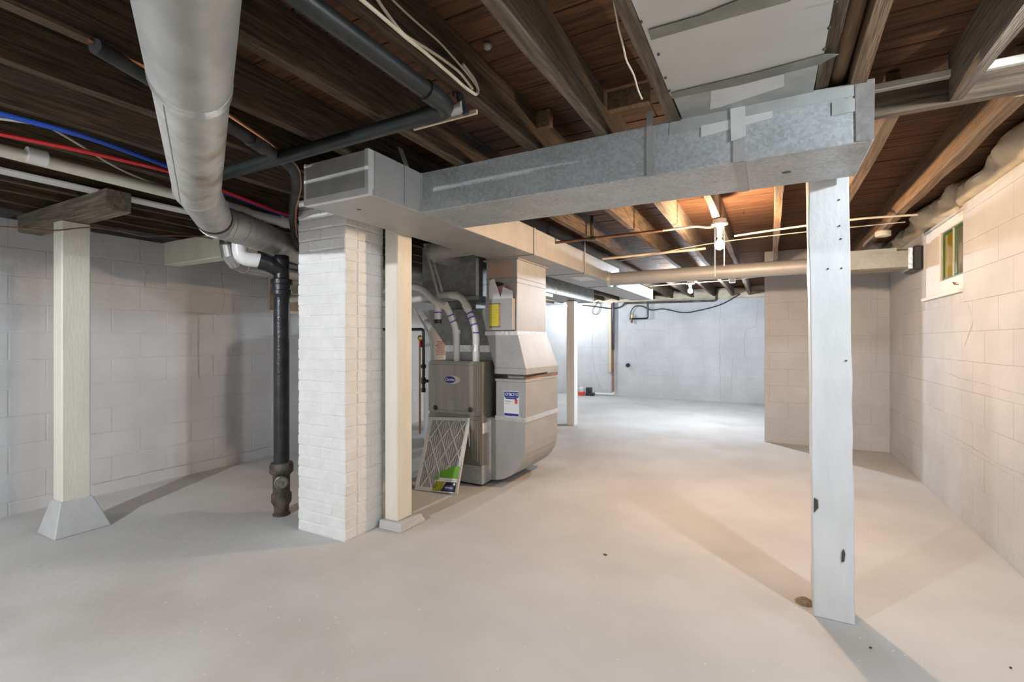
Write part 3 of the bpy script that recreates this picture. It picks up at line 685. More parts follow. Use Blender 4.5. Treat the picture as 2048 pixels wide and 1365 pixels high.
# black plastic drain under the joists
ZA = 2.128
t = thing('black_drain_pipe', 'black plastic drain pipe following a joist then turning across the ceiling to the round duct', 'pipe', (-1.5, 1.4, 2.1))
mk('pipe', tube([(-1.06,-2.6,ZA+.01),(-1.06,1.36,ZA)], .030, 18), M['black_pipe'], t, smooth=True)
mk('elbow', tube(bend([(-1.06,1.36,ZA),(-1.06,1.485,ZA),(-1.19,1.49,ZA)], .09), .0335, 18), M['black_pipe'], t, smooth=True)
mk('coupling', tube([(-1.06,1.33,ZA),(-1.06,1.40,ZA)], .036, 18), M['black_pipe'], t, smooth=True)
mk('pipe', tube([(-1.18,1.49,ZA),(-2.70,1.49,ZA-.01)], .030, 18), M['black_pipe'], t, smooth=True)
mk('end_elbow', tube(bend([(-2.68,1.49,ZA-.01),(-2.76,1.49,ZA-.01),(-2.76,1.49,2.3)], .05), .030, 14), M['black_pipe'], t, smooth=True)
mk('coupling', tube([(-2.02,1.49,ZA),(-2.10,1.49,ZA)], .035, 18), M['black_pipe'], t, smooth=True)
mk('hanger', join(tube([(-1.03,1.47,ZA+.03),(-1.03,1.45,2.26)], .008, 8), tube([(-1.00,1.50,ZA-.03),(-1.02,1.48,ZA+.04)], .014, 8)), M['cast'], t, smooth=True)
mk('cleanout_end', tube([(-1.06,1.49,ZA-.005),(-1.005,1.488,ZA-.005)], .022, 14), M['pipe_galv'], t, smooth=True)
# printed text along the pipe
o_ = P(740, 100, Z=ZA-.03)
text_mesh('ABS DWV 2 IN  SCH 40', .016, (-1.042, .60, ZA-.0262), (0,1,0), (-.8,0,-.6), M['wire_grey'], 'pipe_print', t, ext=.0002)
solo('wood_lath', box(-1.34,-1.02,1.60,1.612,2.15,2.165), M['wood_strip'], 'pale thin wood strip just behind the black drain pipe', 'strip')

# house wiring on the joists
cable('electric_cable', [(700,-20),(724,0),(772,40),(815,78),(842,98),(870,122),(905,152),(930,175),(952,190),(957,183),(950,160),(925,128)], dict(X=-.975), .006, 'romex', 'cream electric cable stapled to the joist beside the black drain pipe, looping back', 'cable', br=.03, extra_a=(0,-2.6))
cable('electric_cable', [(745,-20),(760,8),(780,35),(805,68),(850,95),(890,122),(920,145),(945,178)], dict(X=-.972), .005, 'romex', 'second cream cable clipped just above the looping cable on the same joist', 'cable', br=.03, extra_a=(0,-2.6))
cable('electric_cable', [(768,-20),(790,5),(830,42),(880,85),(920,130),(945,160),(958,180)], dict(X=-.962), .0035, 'wire_grey', 'thin grey wire drooping beside the looped cream cables', 'cable', br=.03, extra_a=(0,-2.6))
cable('hanging_wire', [(1222,-25),(1228,5),(1238,60),(1246,90),(1252,120),(1268,150),(1276,180),(1284,198)], dict(X=-.40), .003, 'romex', 'thin crooked cream wire hanging along the joist left of the sheet-metal panel', 'wire', br=.02)
solo('gas_pipe', tube([(.218,-2.6,2.225),(.218,2.40,2.225)], .028, 14), M['joist_lit'], 'rusty brown pipe running between two joists right of the sheet-metal panel', 'pipe', smooth=True)
q = P(975, 92, Z=2.345); solo('ceiling_screw_eye', lathe([(.012,0),(.016,.006),(.016,.014),(.006,.018)], (q.x,q.y,2.335), n=10), M['galv_l'], 'small shiny bolt head in the dark subfloor', 'bolt')

# conduits beyond the cross duct
t = thing('iron_conduit', 'iron pipe crossing the joists to the warm bulb holder, with a short riser', 'pipe', (-1.0, 3.93, 2.1))
mk('pipe', tube([(-1.95,3.98,2.13),(-.75,3.95,2.135)], .012, 10), M['copper_old'], t, smooth=True)
mk('sleeve', tube(bend([(-.75,3.95,2.135),(-.50,3.945,2.14),(-.42,3.94,2.118),(-.38,3.935,2.12)], .05), .009, 10), M['romex'], t, smooth=True)
mk('riser', tube([(-1.35,3.965,2.13),(-1.35,3.965,2.33)], .014, 10), M['rust'], t, smooth=True)
mk('tee', tube([(-1.39,3.966,2.13),(-1.31,3.964,2.13)], .018, 10), M['rust'], t, smooth=True)
solo('iron_conduit', tube([(-1.60,5.05,2.14),(-.55,5.0,2.15)], .012, 10), M['romex'], 'pale iron pipe under the joists just before the far round duct', 'pipe', smooth=True)
solo('electric_cable', tube(bend([(-.27,4.55,2.155),(.1,4.45,2.158),(.6,4.36,2.16),(.93,4.40,2.155)], .1), .008, 8), M['romex'], 'cream cable running from the warm bulb to the round junction box by the window', 'cable', smooth=True)
solo('electric_cable', tube(bend([(-1.45,5.15,2.12),(-1.1,4.9,2.105),(-.7,4.75,2.13),(-.3,4.7,2.15),(.3,4.62,2.15),(.9,4.6,2.15)], .2), .004, 8), M['wire_grey'], 'thin wire sagging below the joists in front of the far round duct', 'wire', smooth=True)
q = P(1766, 466, Z=2.15)
solo('junction_box', lathe([(.05,-.03),(.055,-.025),(.055,.01),(.045,.02)], (q.x,q.y,2.15), n=18), M['ceramic'], 'round cream ceramic junction box on the joist by the window wall', 'junction box', smooth=True)
q = P(1486, 560, Z=2.14)
t = solo('junction_box', box(-.52,-.44,7.55,7.66,2.09,2.168), M['ceramic'], 'small square box on a far joist right of the second bulb', 'junction box', bevel=.004)
solo('electric_cable', tube(bend([(-1.70,7.85,2.135),(-1.08,7.81,2.145),(-.50,7.6,2.13),(-.1,7.5,2.15)], .1), .007, 8), M['romex'], 'pale cable linking the second bulb to the small square box', 'cable', smooth=True)

# ------------------------------------------------------------------ furnace
FX0, FX1, FY0, FY1, FZ = -2.735, -2.168, 3.478, 4.22, 1.072
t = thing('furnace', 'grey steel furnace cabinet with oval blue logo between pillar post and return duct', 'furnace', ((FX0+FX1)/2, (FY0+FY1)/2, 0))
mk('cabinet', join(box(FX0+.004, FX1, FY0+.02, FY1, .17, FZ)), M['cabinet'], t, .004)
mk('plinth', box(FX0+.01, FX1+.006, FY0+.01, FY1, .02, .18), M['galv'], t, .004)
mk('plinth_pad', box(FX0+.03, FX1-.02, FY0+.05, FY1-.03, 0, .02), M['dark'], t)
def door(z0, z1, nm):
    d = mk(nm, box(FX0, FX1+.002, FY0-.004, FY0+.03, z0, z1), M['cabinet'], t, .012, seg=2)
    mk('door_inset', box(FX0+.03, FX1-.028, FY0-.009, FY0-.003, z0+.035, z1-.03), M['cabinet'], d, .006)
    return d
d1 = door(.605, FZ, 'upper_door'); d2 = door(.18, .60, 'lower_door')
for pz in (871.4,): pass
for a in ((871, 816), (941, 820)):
    q = P(*a, Y=FY0-.01); mk('door_latch', join(lathe([(.022,0),(.022,.006),(.014,.010),(.014,.016)], (q.x,FY0-.009,q.z), (0,-1,0), 16)), M['knob'], d1, smooth=True)
def disc(cx, cz, rx, rz, y, th=.002, n=28):
    return prism([(cx + rx*math.cos(2*math.pi*i/n), y, cz + rz*math.sin(2*math.pi*i/n)) for i in range(n)], (0,-th,0))
q = P(905, 760, Y=FY0-.01); lc = q
mk('logo_plate', disc(lc.x, lc.z, .082, .036, FY0-.009, .003), M['logo_silver'], d1)
mk('logo_oval', disc(lc.x-.026, lc.z, .058, .030, FY0-.012, .0015), M['logo_blue'], d1)
text_mesh('Carrier', .034, (lc.x-.026, FY0-.0142, lc.z), (1,0,0), (0,0,1), M['logo_white'], 'logo_text', d1, shear=.25, bold=.0008)
q = P(903, 812, Y=FY0-.01); mk('rating_sticker', box(q.x-.028,q.x+.028,FY0-.0102,FY0-.009,q.z-.045,q.z+.045), M['greyink'], d1)
q = P(969, 858, X=FX1+.001); mk('side_sticker', box(FX1+.0005,FX1+.002,FY0+.02,FY0+.11,q.z-.04,q.z+.05), M['paper'], t)
mk('seam_tape', join(box(FX1-.004,FX1+.02,FY0+.10,FY0+.16,.10,.58)), M['foil'], t)
mk('switch_box', box(FX0-.06, FX0-.001, FY0+.10, FY0+.17, .69, .80), M['galv_d'], t, .004)

# return drop
t = thing('return_air_drop', 'bright galvanised return duct dropping from the trunk and curving into the furnace side', 'duct', (-2.0, 3.9, 0))
RY0, RY1 = 3.60, 4.19
mk('upper_duct', box(-2.19, -1.885, RY0, RY1, 1.325, DZ0-.001), M['galv_l'], t, .003)
mk('top_flange', box(-2.21, -1.865, RY0-.02, RY1+.02, DZ0-.012, DZ0-.001), M['galv_l'], t)
mk('slip_joint', join(box(-2.195,-1.88,RY0-.005,RY1+.005,1.785,1.792), box(-2.195,-1.88,RY0-.005,RY1+.005,1.745,1.750)), M['galv_d'], t)
mk('offset_transition', hexa([(-2.105,RY0,1.01),(-1.80,RY0,1.01),(-1.80,RY1+.09,1.01),(-2.105,RY1+.09,1.01)], [(-2.195,RY0-.003,1.325),(-1.882,RY0-.003,1.325),(-1.882,RY1+.003,1.325),(-2.195,RY1+.003,1.325)]), M['galv_l'], t, .003)
mk('foil_tape', join(box(-2.20,-1.877,RY0-.007,RY1+.008,1.30,1.335)), M['foil'], t)
mk('foil_tape', join(box(-2.108,-1.796,RY0-.006,RY1+.10,.965,1.018)), M['galv_l'], t, .003)
mk('rack_rail', hexa([(-2.10,RY0-.005,.90),(-1.80,RY0-.005,.90),(-1.80,RY1+.10,.90),(-2.10,RY1+.10,.90)], [(-2.10,RY0-.005,.925),(-1.80,RY0-.005,.925),(-1.80,RY1+.10,.925),(-2.10,RY1+.10,.925)]), M['galv_l'], t, .003)
mk('filter_slot', box(-2.03,-1.87,RY0+.10,RY1,.92,.97), M['galv_l'], t)
mk('bent_lip', hexa([(-1.815,RY0+.02,.922),(-1.806,RY0+.02,.922),(-1.798,RY1+.09,.926),(-1.812,RY1+.09,.926)], [(-1.84,RY0+.02,.94),(-1.83,RY0+.02,.94),(-1.80,RY1+.09,.955),(-1.815,RY1+.09,.955)]), M['copper_old'], t)
mk('filter_rack', box(-2.095,-1.805,RY0+.003,RY1+.10,.59,.902), M['galv_l'], t, .003)
mk('foil_tape', box(-2.10,-1.80,RY0-.004,RY1+.106,.565,.605), M['foil'], t)
# boot: profile in XZ, curved heel
pr = [(-2.165,.585),(-1.808,.585),(-1.808,.36)]
for i in range(1, 9):
    a = math.pi/2 * i/8; pr.append((-1.808 - .33*(1-math.cos(a)), .36 - .32*math.sin(a)))
pr += [(-2.165,.04)]
boot = mk('curved_boot', prism([(x, RY0, z) for x, z in pr], (0, RY1+.10-RY0, 0)), M['galv_l'], t, .002)
mk('boot_seam_tape', box(-2.172,-2.14,RY0-.004,RY0+.01,.04,.56), M['foil'], t)
lab = mk('service_sticker', box(-2.03,-1.905,RY0-.0005,RY0+.003,.615,.83), M['paper'], t, label='white and blue service sticker')
q0 = P(1008,782, Y=RY0); q1 = P(1038,835, Y=RY0); sx0, sx1, sz1, sz0 = q0.x, q1.x, q0.z, q1.z
lab.data = meshdata('service_sticker', box(sx0,sx1,RY0-.0005,RY0+.003,sz0,sz1), M['paper'], off=wloc(t))
sw = sx1 - sx0; sh = sz1 - sz0; sc_ = (sx0 + sx1)/2
mk('sticker_header', box(sx0+.004,sx1-.004,RY0-.0012,RY0-.0004,sz1-.055,sz1-.006), M['logo_blue'], lab)
mk('sticker_band', box(sx0+.016,sx1-.02,RY0-.0012,RY0-.0004,sz1-.068,sz1-.057), M['logo_blue'], lab)
mk('sticker_footer', box(sx0+.004,sx1-.004,RY0-.0012,RY0-.0004,sz0+.006,sz0+.026), M['logo_blue'], lab)
text_mesh("O'BOYS", .036, (sc_, RY0-.0018, sz1-.030), (1,0,0), (0,0,1), M['logo_white'], 'sticker_text', lab, bold=.0004, shear=.15)
mk('sticker_print', join(box(sx0+.01,sx0+.07,RY0-.0012,RY0-.0004,sz1-.092,sz1-.083), box(sx0+.01,sx0+.045,RY0-.0012,RY0-.0004,sz1-.108,sz1-.104)), M['greyink'], lab)
mk('sticker_emblem', box(sx1-.04,sx1-.014,RY0-.0012,RY0-.0004,sz1-.105,sz1-.068), M['redink'], lab)
mk('side_panel', box(-2.165,-1.92,RY0-.006,RY0-.001,1.80,1.93), M['pinkboard'], t, label='copper-toned plate')

# document pouch with papers
t = thing('document_pouch', 'metal pouch with yellow warning sticker on the return drop, stuffed with papers', 'pouch', (-2.06, RY0-.03, 1.33))
a = P(971, 661, Y=RY0-.06); b = P(1024, 597, Y=RY0-.06)
pz0, pz1, px0_, px1_ = a.z, b.z, a.x, b.x
mk('pouch_body', join(box(px0_,px1_,RY0-.06,RY0-.057,pz0,pz1), box(px0_,px0_+.003,RY0-.057,RY0-.006,pz0,pz1), box(px1_-.003,px1_,RY0-.057,RY0-.006,pz0,pz1), box(px0_,px1_,RY0-.057,RY0-.006,pz0,pz0+.003)), M['galv_l'], t)
st = mk('warning_sticker', box(px0_+.045,px0_+.13,RY0-.0615,RY0-.0602,pz0+.035,pz1-.045), M['yellow'], t, label='yellow warning sticker')
for zz in (pz0+.026, pz1-.045):
    for i in range(7):
        x = px0_ + .040 + i*.0155
        mk('hazard_stripe', prism([(x,RY0-.0603,zz-.004),(x+.007,RY0-.0603,zz-.004),(x+.013,RY0-.0603,zz+.012),(x+.006,RY0-.0603,zz+.012)], (0,-.001,0)), M['knob'], st)
text_mesh('DO NOT REMOVE', .024, (px0_+.140, RY0-.0612, (pz0+pz1)/2-.004), (0,0,-1), (1,0,0), M['orange_ink'], 'sticker_text', st, bold=.0006)
mk('sticker_print', join(*[box(px0_+.052, px0_+.052+random.uniform(.045,.068), RY0-.0622, RY0-.0614, pz1-.065-i*.0135, pz1-.061-i*.0135) for i in range(12)]), M['ink'], st)
def sheet(pix, Y, m, label):
    pts = [P(x, y, Y=Y) for x, y in pix]
    return solo('paper_sheet', prism(pts, (0,-.002,0)), M[m], label, 'paper')
sheet([(978,600),(979,562),(988,558),(1003,600)], RY0-.05, 'paper', 'tall pointed white paper sticking out of the metal pouch')
sheet([(1000,600),(1006,574),(1025,582),(1026,600)], RY0-.045, 'paper', 'white folded leaflet in the metal pouch, right of the tall sheet')
sheet([(994,600),(993,574),(1010,570),(1010,600)], RY0-.03, 'paper_red', 'dark reddish paper between two white sheets in the metal pouch')
sheet([(990,575),(990,564),(1004,566),(1009,574),(1005,580)], RY0-.02, 'navy', 'black booklet at the back of the metal pouch')

# supply plenum above the furnace
PLY = 3.68
t = thing('supply_plenum', 'dull galvanised plenum on top of the furnace behind the white vent pipes', 'duct', (-2.45, 3.9, FZ))
mk('plenum_box', box(-2.965, -2.322, PLY, FY1+.05, 1.66, 2.15), M['galv_d'], t, .003)
mk('plenum_flange', box(-2.975, -2.31, PLY-.012, FY1+.06, 1.625, 1.66), M['galv'], t, .003)
mk('plenum_gap', box(-2.86, -2.42, PLY+.11, FY1-.05, 1.53, 1.63), M['galv_d'], t)
mk('coil_transition', hexa([(-2.71,PLY+.03,1.205),(-2.18,PLY+.03,1.205),(-2.18,FY1,1.205),(-2.71,FY1,1.205)], [(-2.965,PLY,1.545),(-2.25,PLY,1.545),(-2.25,FY1+.05,1.545),(-2.965,FY1+.05,1.545)]), M['galv_d'], t, .003)
mk('collar', box(-2.71,-2.18,PLY+.03,FY1,FZ,1.16), M['tape_w'], t, .002)
mk('foil_tape', box(-2.715,-2.175,PLY+.025,FY1+.005,1.15,1.21), M['foil'], t)
mk('corner_tape', box(-2.35,-2.320,PLY-.0015,PLY+.01,1.66,2.0), M['foil'], t)
t2 = solo('duct_takeoff', tube(bend([(-2.60,3.69,2.02),(-2.60,3.33,2.03),(-2.14,3.30,2.04)], .2, 8), .085, 18, rs=None), M['galv_l'], 'crinkled foil takeoff bulging below the trunk duct above the white vent pipes', 'duct', smooth=True)

# white vent pipes
YV = 3.55
t = thing('furnace_vent_pipe', 'white plastic exhaust pipe from the furnace top with a capped tee stub', 'pipe', (-2.45, YV, FZ))
def V3(px, py, Y=YV): return P(px, py, Y=Y)
a0 = V3(913, 720); a0.z = FZ - .005
pa = [a0, V3(913, 658), V3(897, 622, YV-.05), V3(889, 607, YV-.06)]
mk('pipe', tube(bend(pa, .08), .0300, 16), M['pvc'], t, smooth=True)
tee = V3(876, 606, YV-.06)
mk('tee_fitting', join(tube([V3(893,614,YV-.06), V3(870,603,YV-.06)], .036, 16), tube([tee, tee + Vector((0,0,-.10))], .036, 16)), M['pvc'], t, smooth=True)
mk('pipe', tube(bend([V3(876,608,YV-.06), V3(846,580,YV-.06), V3(832,573,YV-.06), Vector((-3.6,YV,1.74)), Vector((-4.45,YV,1.72)), Vector((-4.45,3.62,1.72)), Vector((-4.80,3.62,1.72))], .07), .033, 16), M['pvc'], t, smooth=True)
mk('stub', tube([tee + Vector((0,0,-.08)), tee + Vector((0,0,-.155))], .031, 16), M['pvc'], t, smooth=True)
mk('stub_cap', tube([tee + Vector((0,0,-.15)), tee + Vector((0,0,-.185))], .035, 16), M['knob'], t, smooth=True)
def ringz(parent, p, d, r=.0335):
    d = Vector(d).normalized(); mk('primer_band', tube([Vector(p) - d*.006, Vector(p) + d*.006], r, 16), M['primer'], parent, smooth=True)
ringz(t, V3(913,664), (0,0,1)); ringz(t, tee + Vector((0,0,-.088)), (0,0,1), .0375)
dA = V3(897,622,YV-.05) - V3(913,658); ringz(t, V3(897,622,YV-.05) - dA*.25, dA); ringz(t, V3(913,658) + dA*.42, dA)
mk('hub', tube([V3(913,668), V3(913,660)], .036, 16), M['pvc'], t, smooth=True)
t = thing('furnace_vent_pipe', 'white plastic intake pipe from the furnace top right, purple primer bands', 'pipe', (-2.29, YV, FZ))
b0 = V3(952, 720); b0.z = FZ - .005
pb = [b0, V3(952, 660), V3(938, 622), V3(922, 592), V3(890, 590, YV+.02), Vector((-3.2,YV+.06,1.63)), Vector((-4.35,YV+.10,1.63)), Vector((-4.35,3.74,1.63)), Vector((-4.80,3.74,1.63))]
mk('pipe', tube(bend(pb, .09), .0310, 16), M['pvc'], t, smooth=True)
dB = V3(938,622) - V3(952,660)
for k_ in (.25, .62, .85): ringz(t, V3(952,660) + dB*k_, dB, .0345)
ringz(t, V3(952,666), (0,0,1)); mk('hub', tube([V3(937,620), V3(931,609)], .037, 16), M['pvc'], t, smooth=True)
mk('hub', tube([V3(914,592), V3(903,591)], .037, 16), M['pvc'], t, smooth=True)
mk('foil_sticker', tube([V3(952,703), V3(952,690)], .0318, 16), M['foil'], t, smooth=True)
solo('hanger_strap', join(prism([P(846,488,Y=3.40),P(852,487,Y=3.40),P(880,596,Y=3.42),P(876,597,Y=3.42)], (0,.002,0)), prism([P(853,487,Y=3.41),P(858,487,Y=3.41),P(886,582,Y=3.44),P(882,584,Y=3.44)], (0,.002,0))), M['tape'], 'pair of thin metal straps slanting down to the white vent pipes', 'strap')

# gas piping, conduit, heater
GX, GY = -2.885, 3.60
t = thing('gas_pipe', 'black iron gas pipe with red-handled valve beside the furnace', 'pipe', (GX, GY, .78))
mk('pipe', tube(bend([(-3.5,GY,1.365),(GX,GY,1.36),(GX,GY,.80)], .03), .014, 12), M['cast'], t, smooth=True)
mk('union', lathe([(.016,.99),(.024,.995),(.026,1.01),(.024,1.025),(.016,1.03)], (GX,GY,0), n=10), M['cast'], t)
mk('tee', join(lathe([(.02,.845),(.022,.85),(.022,.90),(.02,.905)], (GX,GY,0), n=12), tube([(GX,GY,.873),(FX0+.005,GY,.873)], .015, 10)), M['cast'], t, smooth=True)
mk('drip_cap', lathe([(.019,.765),(.021,.77),(.021,.805)], (GX,GY,0), n=12), M['cast'], t, smooth=True)
mk('valve_handle', box(GX-.03, GX-.016, GY-.03, GY+.01, 1.19, 1.26), M['redvalve'], t, .004)
solo('flexible_conduit', tube(bend([P(828,618,Y=3.5),P(850,652,Y=3.5),P(862,678,Y=3.52),P(864,724,Y=3.53)], .15), .010, 10), M['galv'], 'grey flexible conduit curving down to the furnace top left', 'conduit', smooth=True)
t = thing('water_line', 'rusty brown upright pipe with brass valve between post and furnace', 'pipe', (-4.155, 5.11, 0))
mk('pipe', tube([(-4.155,5.11,0),(-4.155,5.11,1.27)], .014, 10), M['copper_old'], t, smooth=True)
mk('valve', lathe([(.02,1.26),(.034,1.28),(.034,1.30),(.016,1.33)], (-4.155,5.11,0), n=10), M['brass'], t)
WX, WY = -3.58, 4.89
t = thing('water_heater', 'white enamel water heater standing behind the furnace', 'water heater', (WX, WY, 0))
mk('tank', lathe([(.25,.03),(.262,.035),(.262,1.50),(.25,1.515),(.05,1.53)], (WX,WY,0), n=40), M['heater'], t, smooth=True)
mk('stand_ring', lathe([(.24,0),(.24,.035)], (WX,WY,0), n=30), M['dark'], t)
mk('flue_pipe', lathe([(.045,1.52),(.045,2.1)], (WX,WY,0), n=18), M['galv'], t, smooth=True)
# labels curved on the tank
def tanklabel(a0, a1, z0, z1, m, nm, par, r=.2635):
    n = 10; V, Fc = [], []
    for i in range(n+1):
        a = a0 + (a1-a0)*i/n
        for zz in (z0, z1): V.append((WX + r*math.cos(a), WY + r*math.sin(a), zz))
    Fc = [(2*i, 2*i+2, 2*i+3, 2*i+1) for i in range(n)]
    return mk(nm, (V, Fc), m, par)
va = math.atan2(-WY, -WX) + .25
lb = tanklabel(va-.75, va+.35, 1.03, 1.27, M['paper'], 'warning_label', t)
for i in range(7): tanklabel(va-.62+random.uniform(-.1,.02), va+.28, 1.09+i*.024, 1.099+i*.024, M['redink'], 'label_print', lb, .2642)

# ------------------------------------------------------------------ leaning filter
BL = Vector((-2.625, 3.155, .004)); BR = Vector((-2.212, 3.195, .020)); TLp = Vector((-2.70, 3.435, .585))
u = (BR - BL).normalized(); v = TLp - BL; v = (v - u * v.dot(u) * .72); v.normalize(); n_ = u.cross(v).normalized()   # n_ faces the room
if n_.y > 0: n_ = -n_
FW, FH, FT = .405, .635, .022
def FP(a, b, c=0.0): return BL + u*a + v*b + n_*c + (-n_)*0
t = thing('air_filter', 'grey pleated furnace air filter with green corner print, leaning on the furnace', 'air filter', tuple((BL+BR)/2))
def fbox(a0, a1, b0, b1, c0, c1):
    return hexa([FP(a0,b0,c0),FP(a1,b0,c0),FP(a1,b1,c0),FP(a0,b1,c0)], [FP(a0,b0,c1),FP(a1,b0,c1),FP(a1,b1,c1),FP(a0,b1,c1)])
mk('cardboard_frame', join(fbox(0,FW,0,.03,-FT,0), fbox(0,FW,FH-.03,FH,-FT,0), fbox(0,.03,.03,FH-.03,-FT,0), fbox(FW-.03,FW,.03,FH-.03,-FT,0)), M['card'], t, .001)
V, Fc = [], []
np_ = 36
for i in range(np_+1):
    a = .02 + (FW-.04)*i/np_; c = -.004 if i % 2 else -.016
    V += [tuple(FP(a,.02,c)), tuple(FP(a,FH-.02,c))]
Fc = [(2*i, 2*i+2, 2*i+3, 2*i+1) for i in range(np_)]
mk('pleated_media', (V, Fc), M['media'], t)
def strip(p0, p1, wd=.011):
    a = Vector(p0); b = Vector(p1); d = (b - a).normalized(); q = Vector((-d.y, d.x)) * wd/2
    pts = [a - q, b - q, b + q, a + q]
    return hexa([FP(x.x,x.y,-.0025) for x in pts], [FP(x.x,x.y,-.0002) for x in pts])
X0, X1, Z0, Z1 = .025, FW-.025, .025, FH-.025
def clipl(x, z, dx, dz):
    ts = []
    for lo, hi, p, d in ((X0,X1,x,dx),(Z0,Z1,z,dz)):
        t0, t1 = (lo-p)/d, (hi-p)/d; ts.append((min(t0,t1), max(t0,t1)))
    a, b = max(ts[0][0], ts[1][0]), min(ts[0][1], ts[1][1])
    return ((x+dx*a, z+dz*a), (x+dx*b, z+dz*b)) if b - a > .03 else None
for sgn in (1, -1):
    for i in range(-2, 9):
        c_ = clipl(X0 + .118*i + (.03 if sgn > 0 else .02), Z0 if sgn > 0 else Z0, .56*sgn, 1.0)
        c2 = clipl(.0 + .118*i, Z1, .56*sgn, -1.0) if False else None
        if c_: mk('lattice_strip', strip(*c_), M['card'], t)
lb = mk('corner_label', hexa([FP(x,z,.0004) for x,z in ((.18,.005),(FW-.012,.005),(FW-.012,.20),(.18,.13))],[FP(x,z,.001) for x,z in ((.18,.005),(FW-.012,.005),(FW-.012,.20),(.18,.13))]), M['paper'], t, label='printed corner label')
def lp_(pts, m, nm, c=.0012):
    mk(nm, hexa([FP(x,z,c) for x,z in pts],[FP(x,z,c+.0005) for x,z in pts]) if len(pts) == 4 else prism([FP(x,z,c) for x,z in pts], n_*.0005), M[m], lb)
lp_([(.215,.115),(FW-.014,.115),(FW-.014,.215),(.33,.212),(.28,.19),(.215,.165)], 'green', 'green_print')
lp_([(.25,.008),(FW-.018,.008),(FW-.018,.085),(.29,.085)], 'navy', 'dark_print')
lp_([(.17,.006),(.25,.008),(.285,.085),(.19,.085)], 'flower', 'flower_print')
def oval(cx, cz, rx, rz, m, nm, c=.002): lp_([(cx+rx*math.cos(2*math.pi*i/18), cz+rz*math.sin(2*math.pi*i/18)) for i in range(18)], m, nm, c)
oval(.325,.038,.045,.020,'oval','print_oval'); oval(.195,.115,.026,.028,'greyink','print_disc'); oval(.195,.115,.017,.019,'green','print_disc',.0028); oval(.370,.070,.010,.010,'logo_white','print_dot')
lp_([(.29,.034),(.36,.034),(.355,.044),(.295,.044)], 'clearp', 'oval_print', .0028)
lp_([(.27,.096),(.37,.096),(.37,.101),(.27,.101)], 'greyink', 'line_print', .0014)
mk('pull_tab', hexa([FP(FW-.004,FH-.05,.001),FP(FW+.002,FH-.05,.001),FP(FW+.03,FH-.24,-.03),FP(FW+.024,FH-.24,-.03)], [FP(FW-.004,FH-.05,.003),FP(FW+.002,FH-.05,.003),FP(FW+.03,FH-.24,-.028),FP(FW+.024,FH-.24,-.028)]), M['card'], t)

# ------------------------------------------------------------------ far wall fittings
YW = YF - .03
def W(px, py): return P(px, py, Y=YW)
a = W(1220, 600); b = W(1220, 745)
solo('wooden_strip', box(a.x-.035, a.x+.03, YF-.035, YF-.004, b.z, 2.10), M['wood_strip'], 'pale upright wooden strip on the far wall beside the black pipe', 'strip', bevel=.003)
c = W(1227, 795)
t = thing('discharge_pipe', 'black upright pipe on the far wall ending in a white pipe at the floor', 'pipe', (c.x, YF-.05, 0))
mk('upper_pipe', tube([(c.x,YF-.05,1.05),(c.x,YF-.05,2.12)], .028, 12), M['cast'], t, smooth=True)
mk('lower_pipe', tube([(c.x,YF-.05,.06),(c.x,YF-.05,1.06)], .022, 12), M['copper_old'], t, smooth=True)
d = W(1192, 793)
mk('floor_pipe', tube(bend([(c.x,YF-.05,.10),(c.x,YF-.05,.045),(d.x,YF-.12,.045)], .03), .024, 12), M['pvc'], t, smooth=True)
e = W(1183, 790)
t = thing('sump_pump', 'small black pump on the floor by the far wall', 'pump', (e.x, YF-.18, 0))
mk('motor', box(e.x-.06, e.x+.06, YF-.26, YF-.14, .07, .19), M['knob'], t, .01)
mk('pump_foot', box(e.x-.07, e.x+.12, YF-.26, YF-.12, 0, .07), M['cast'], t, .01)
g_ = W(1171, 790)
t = thing('plastic_jug', 'orange-bottomed translucent jug beside the small black pump', 'jug', (g_.x-.02, YF-.25, 0))
mk('jug_base', lathe([(.07,0),(.075,.01),(.075,.085),(.07,.09)], (g_.x-.02,YF-.25,0), n=16), M['orange'], t, smooth=True)
mk('jug_body', lathe([(.068,.09),(.07,.10),(.07,.17),(.03,.20),(.03,.22)], (g_.x-.02,YF-.25,0), n=16), M['clearp'], t, smooth=True)
h_ = W(1256, 731)
solo('pipe_stub', lathe([(.035,0),(.045,.01),(.045,.035),(.03,.05)], (h_.x,YF-.002,h_.z), (0,-1,0), 14), M['knob'], 'black round pipe stub in the far wall', 'pipe', smooth=True)
i0, i1, i2, i3 = W(1296,603), W(1296,637), W(1264,638), W(1260,645)
t = thing('hose_tap', 'black iron pipe and tap bracket hanging on the far wall', 'tap', (i2.x, YF-.04, i2.z))
mk('pipe', tube(bend([(i0.x,YF-.04,2.12),(i1.x,YF-.04,i1.z),(i2.x,YF-.04,i2.z)], .04), .018, 10), M['cast'], t, smooth=True)
mk('tap_body', tube([(i2.x,YF-.04,i2.z+.10),(i2.x,YF-.04,i2.z-.09)], .020, 10), M['cast'], t, smooth=True)
mk('tap_collar', tube([(i2.x,YF-.04,i2.z+.02),(i2.x,YF-.04,i2.z+.09)], .024, 10), M['brass'], t, smooth=True)
solo('electric_cable', tube(bend([W(1260,640), W(1262,622), W(1270,612), W(1284,612), W(1302,622), W(1325,617), W(1345,622), W(1370,627), W(1410,619), W(1446,609), W(1480,588)], .3), .011, 8), M['wire_black'], 'black cable drooping along the top of the far wall', 'cable', smooth=True)
solo('electric_cable', tube(bend([W(1165,611), W(1185,613), W(1222,618), W(1240,616), W(1252,606)], .2), .014, 8), M['wire_black'], 'black hose sagging from the dark supply duct to the far wall pipes', 'cable', smooth=True)
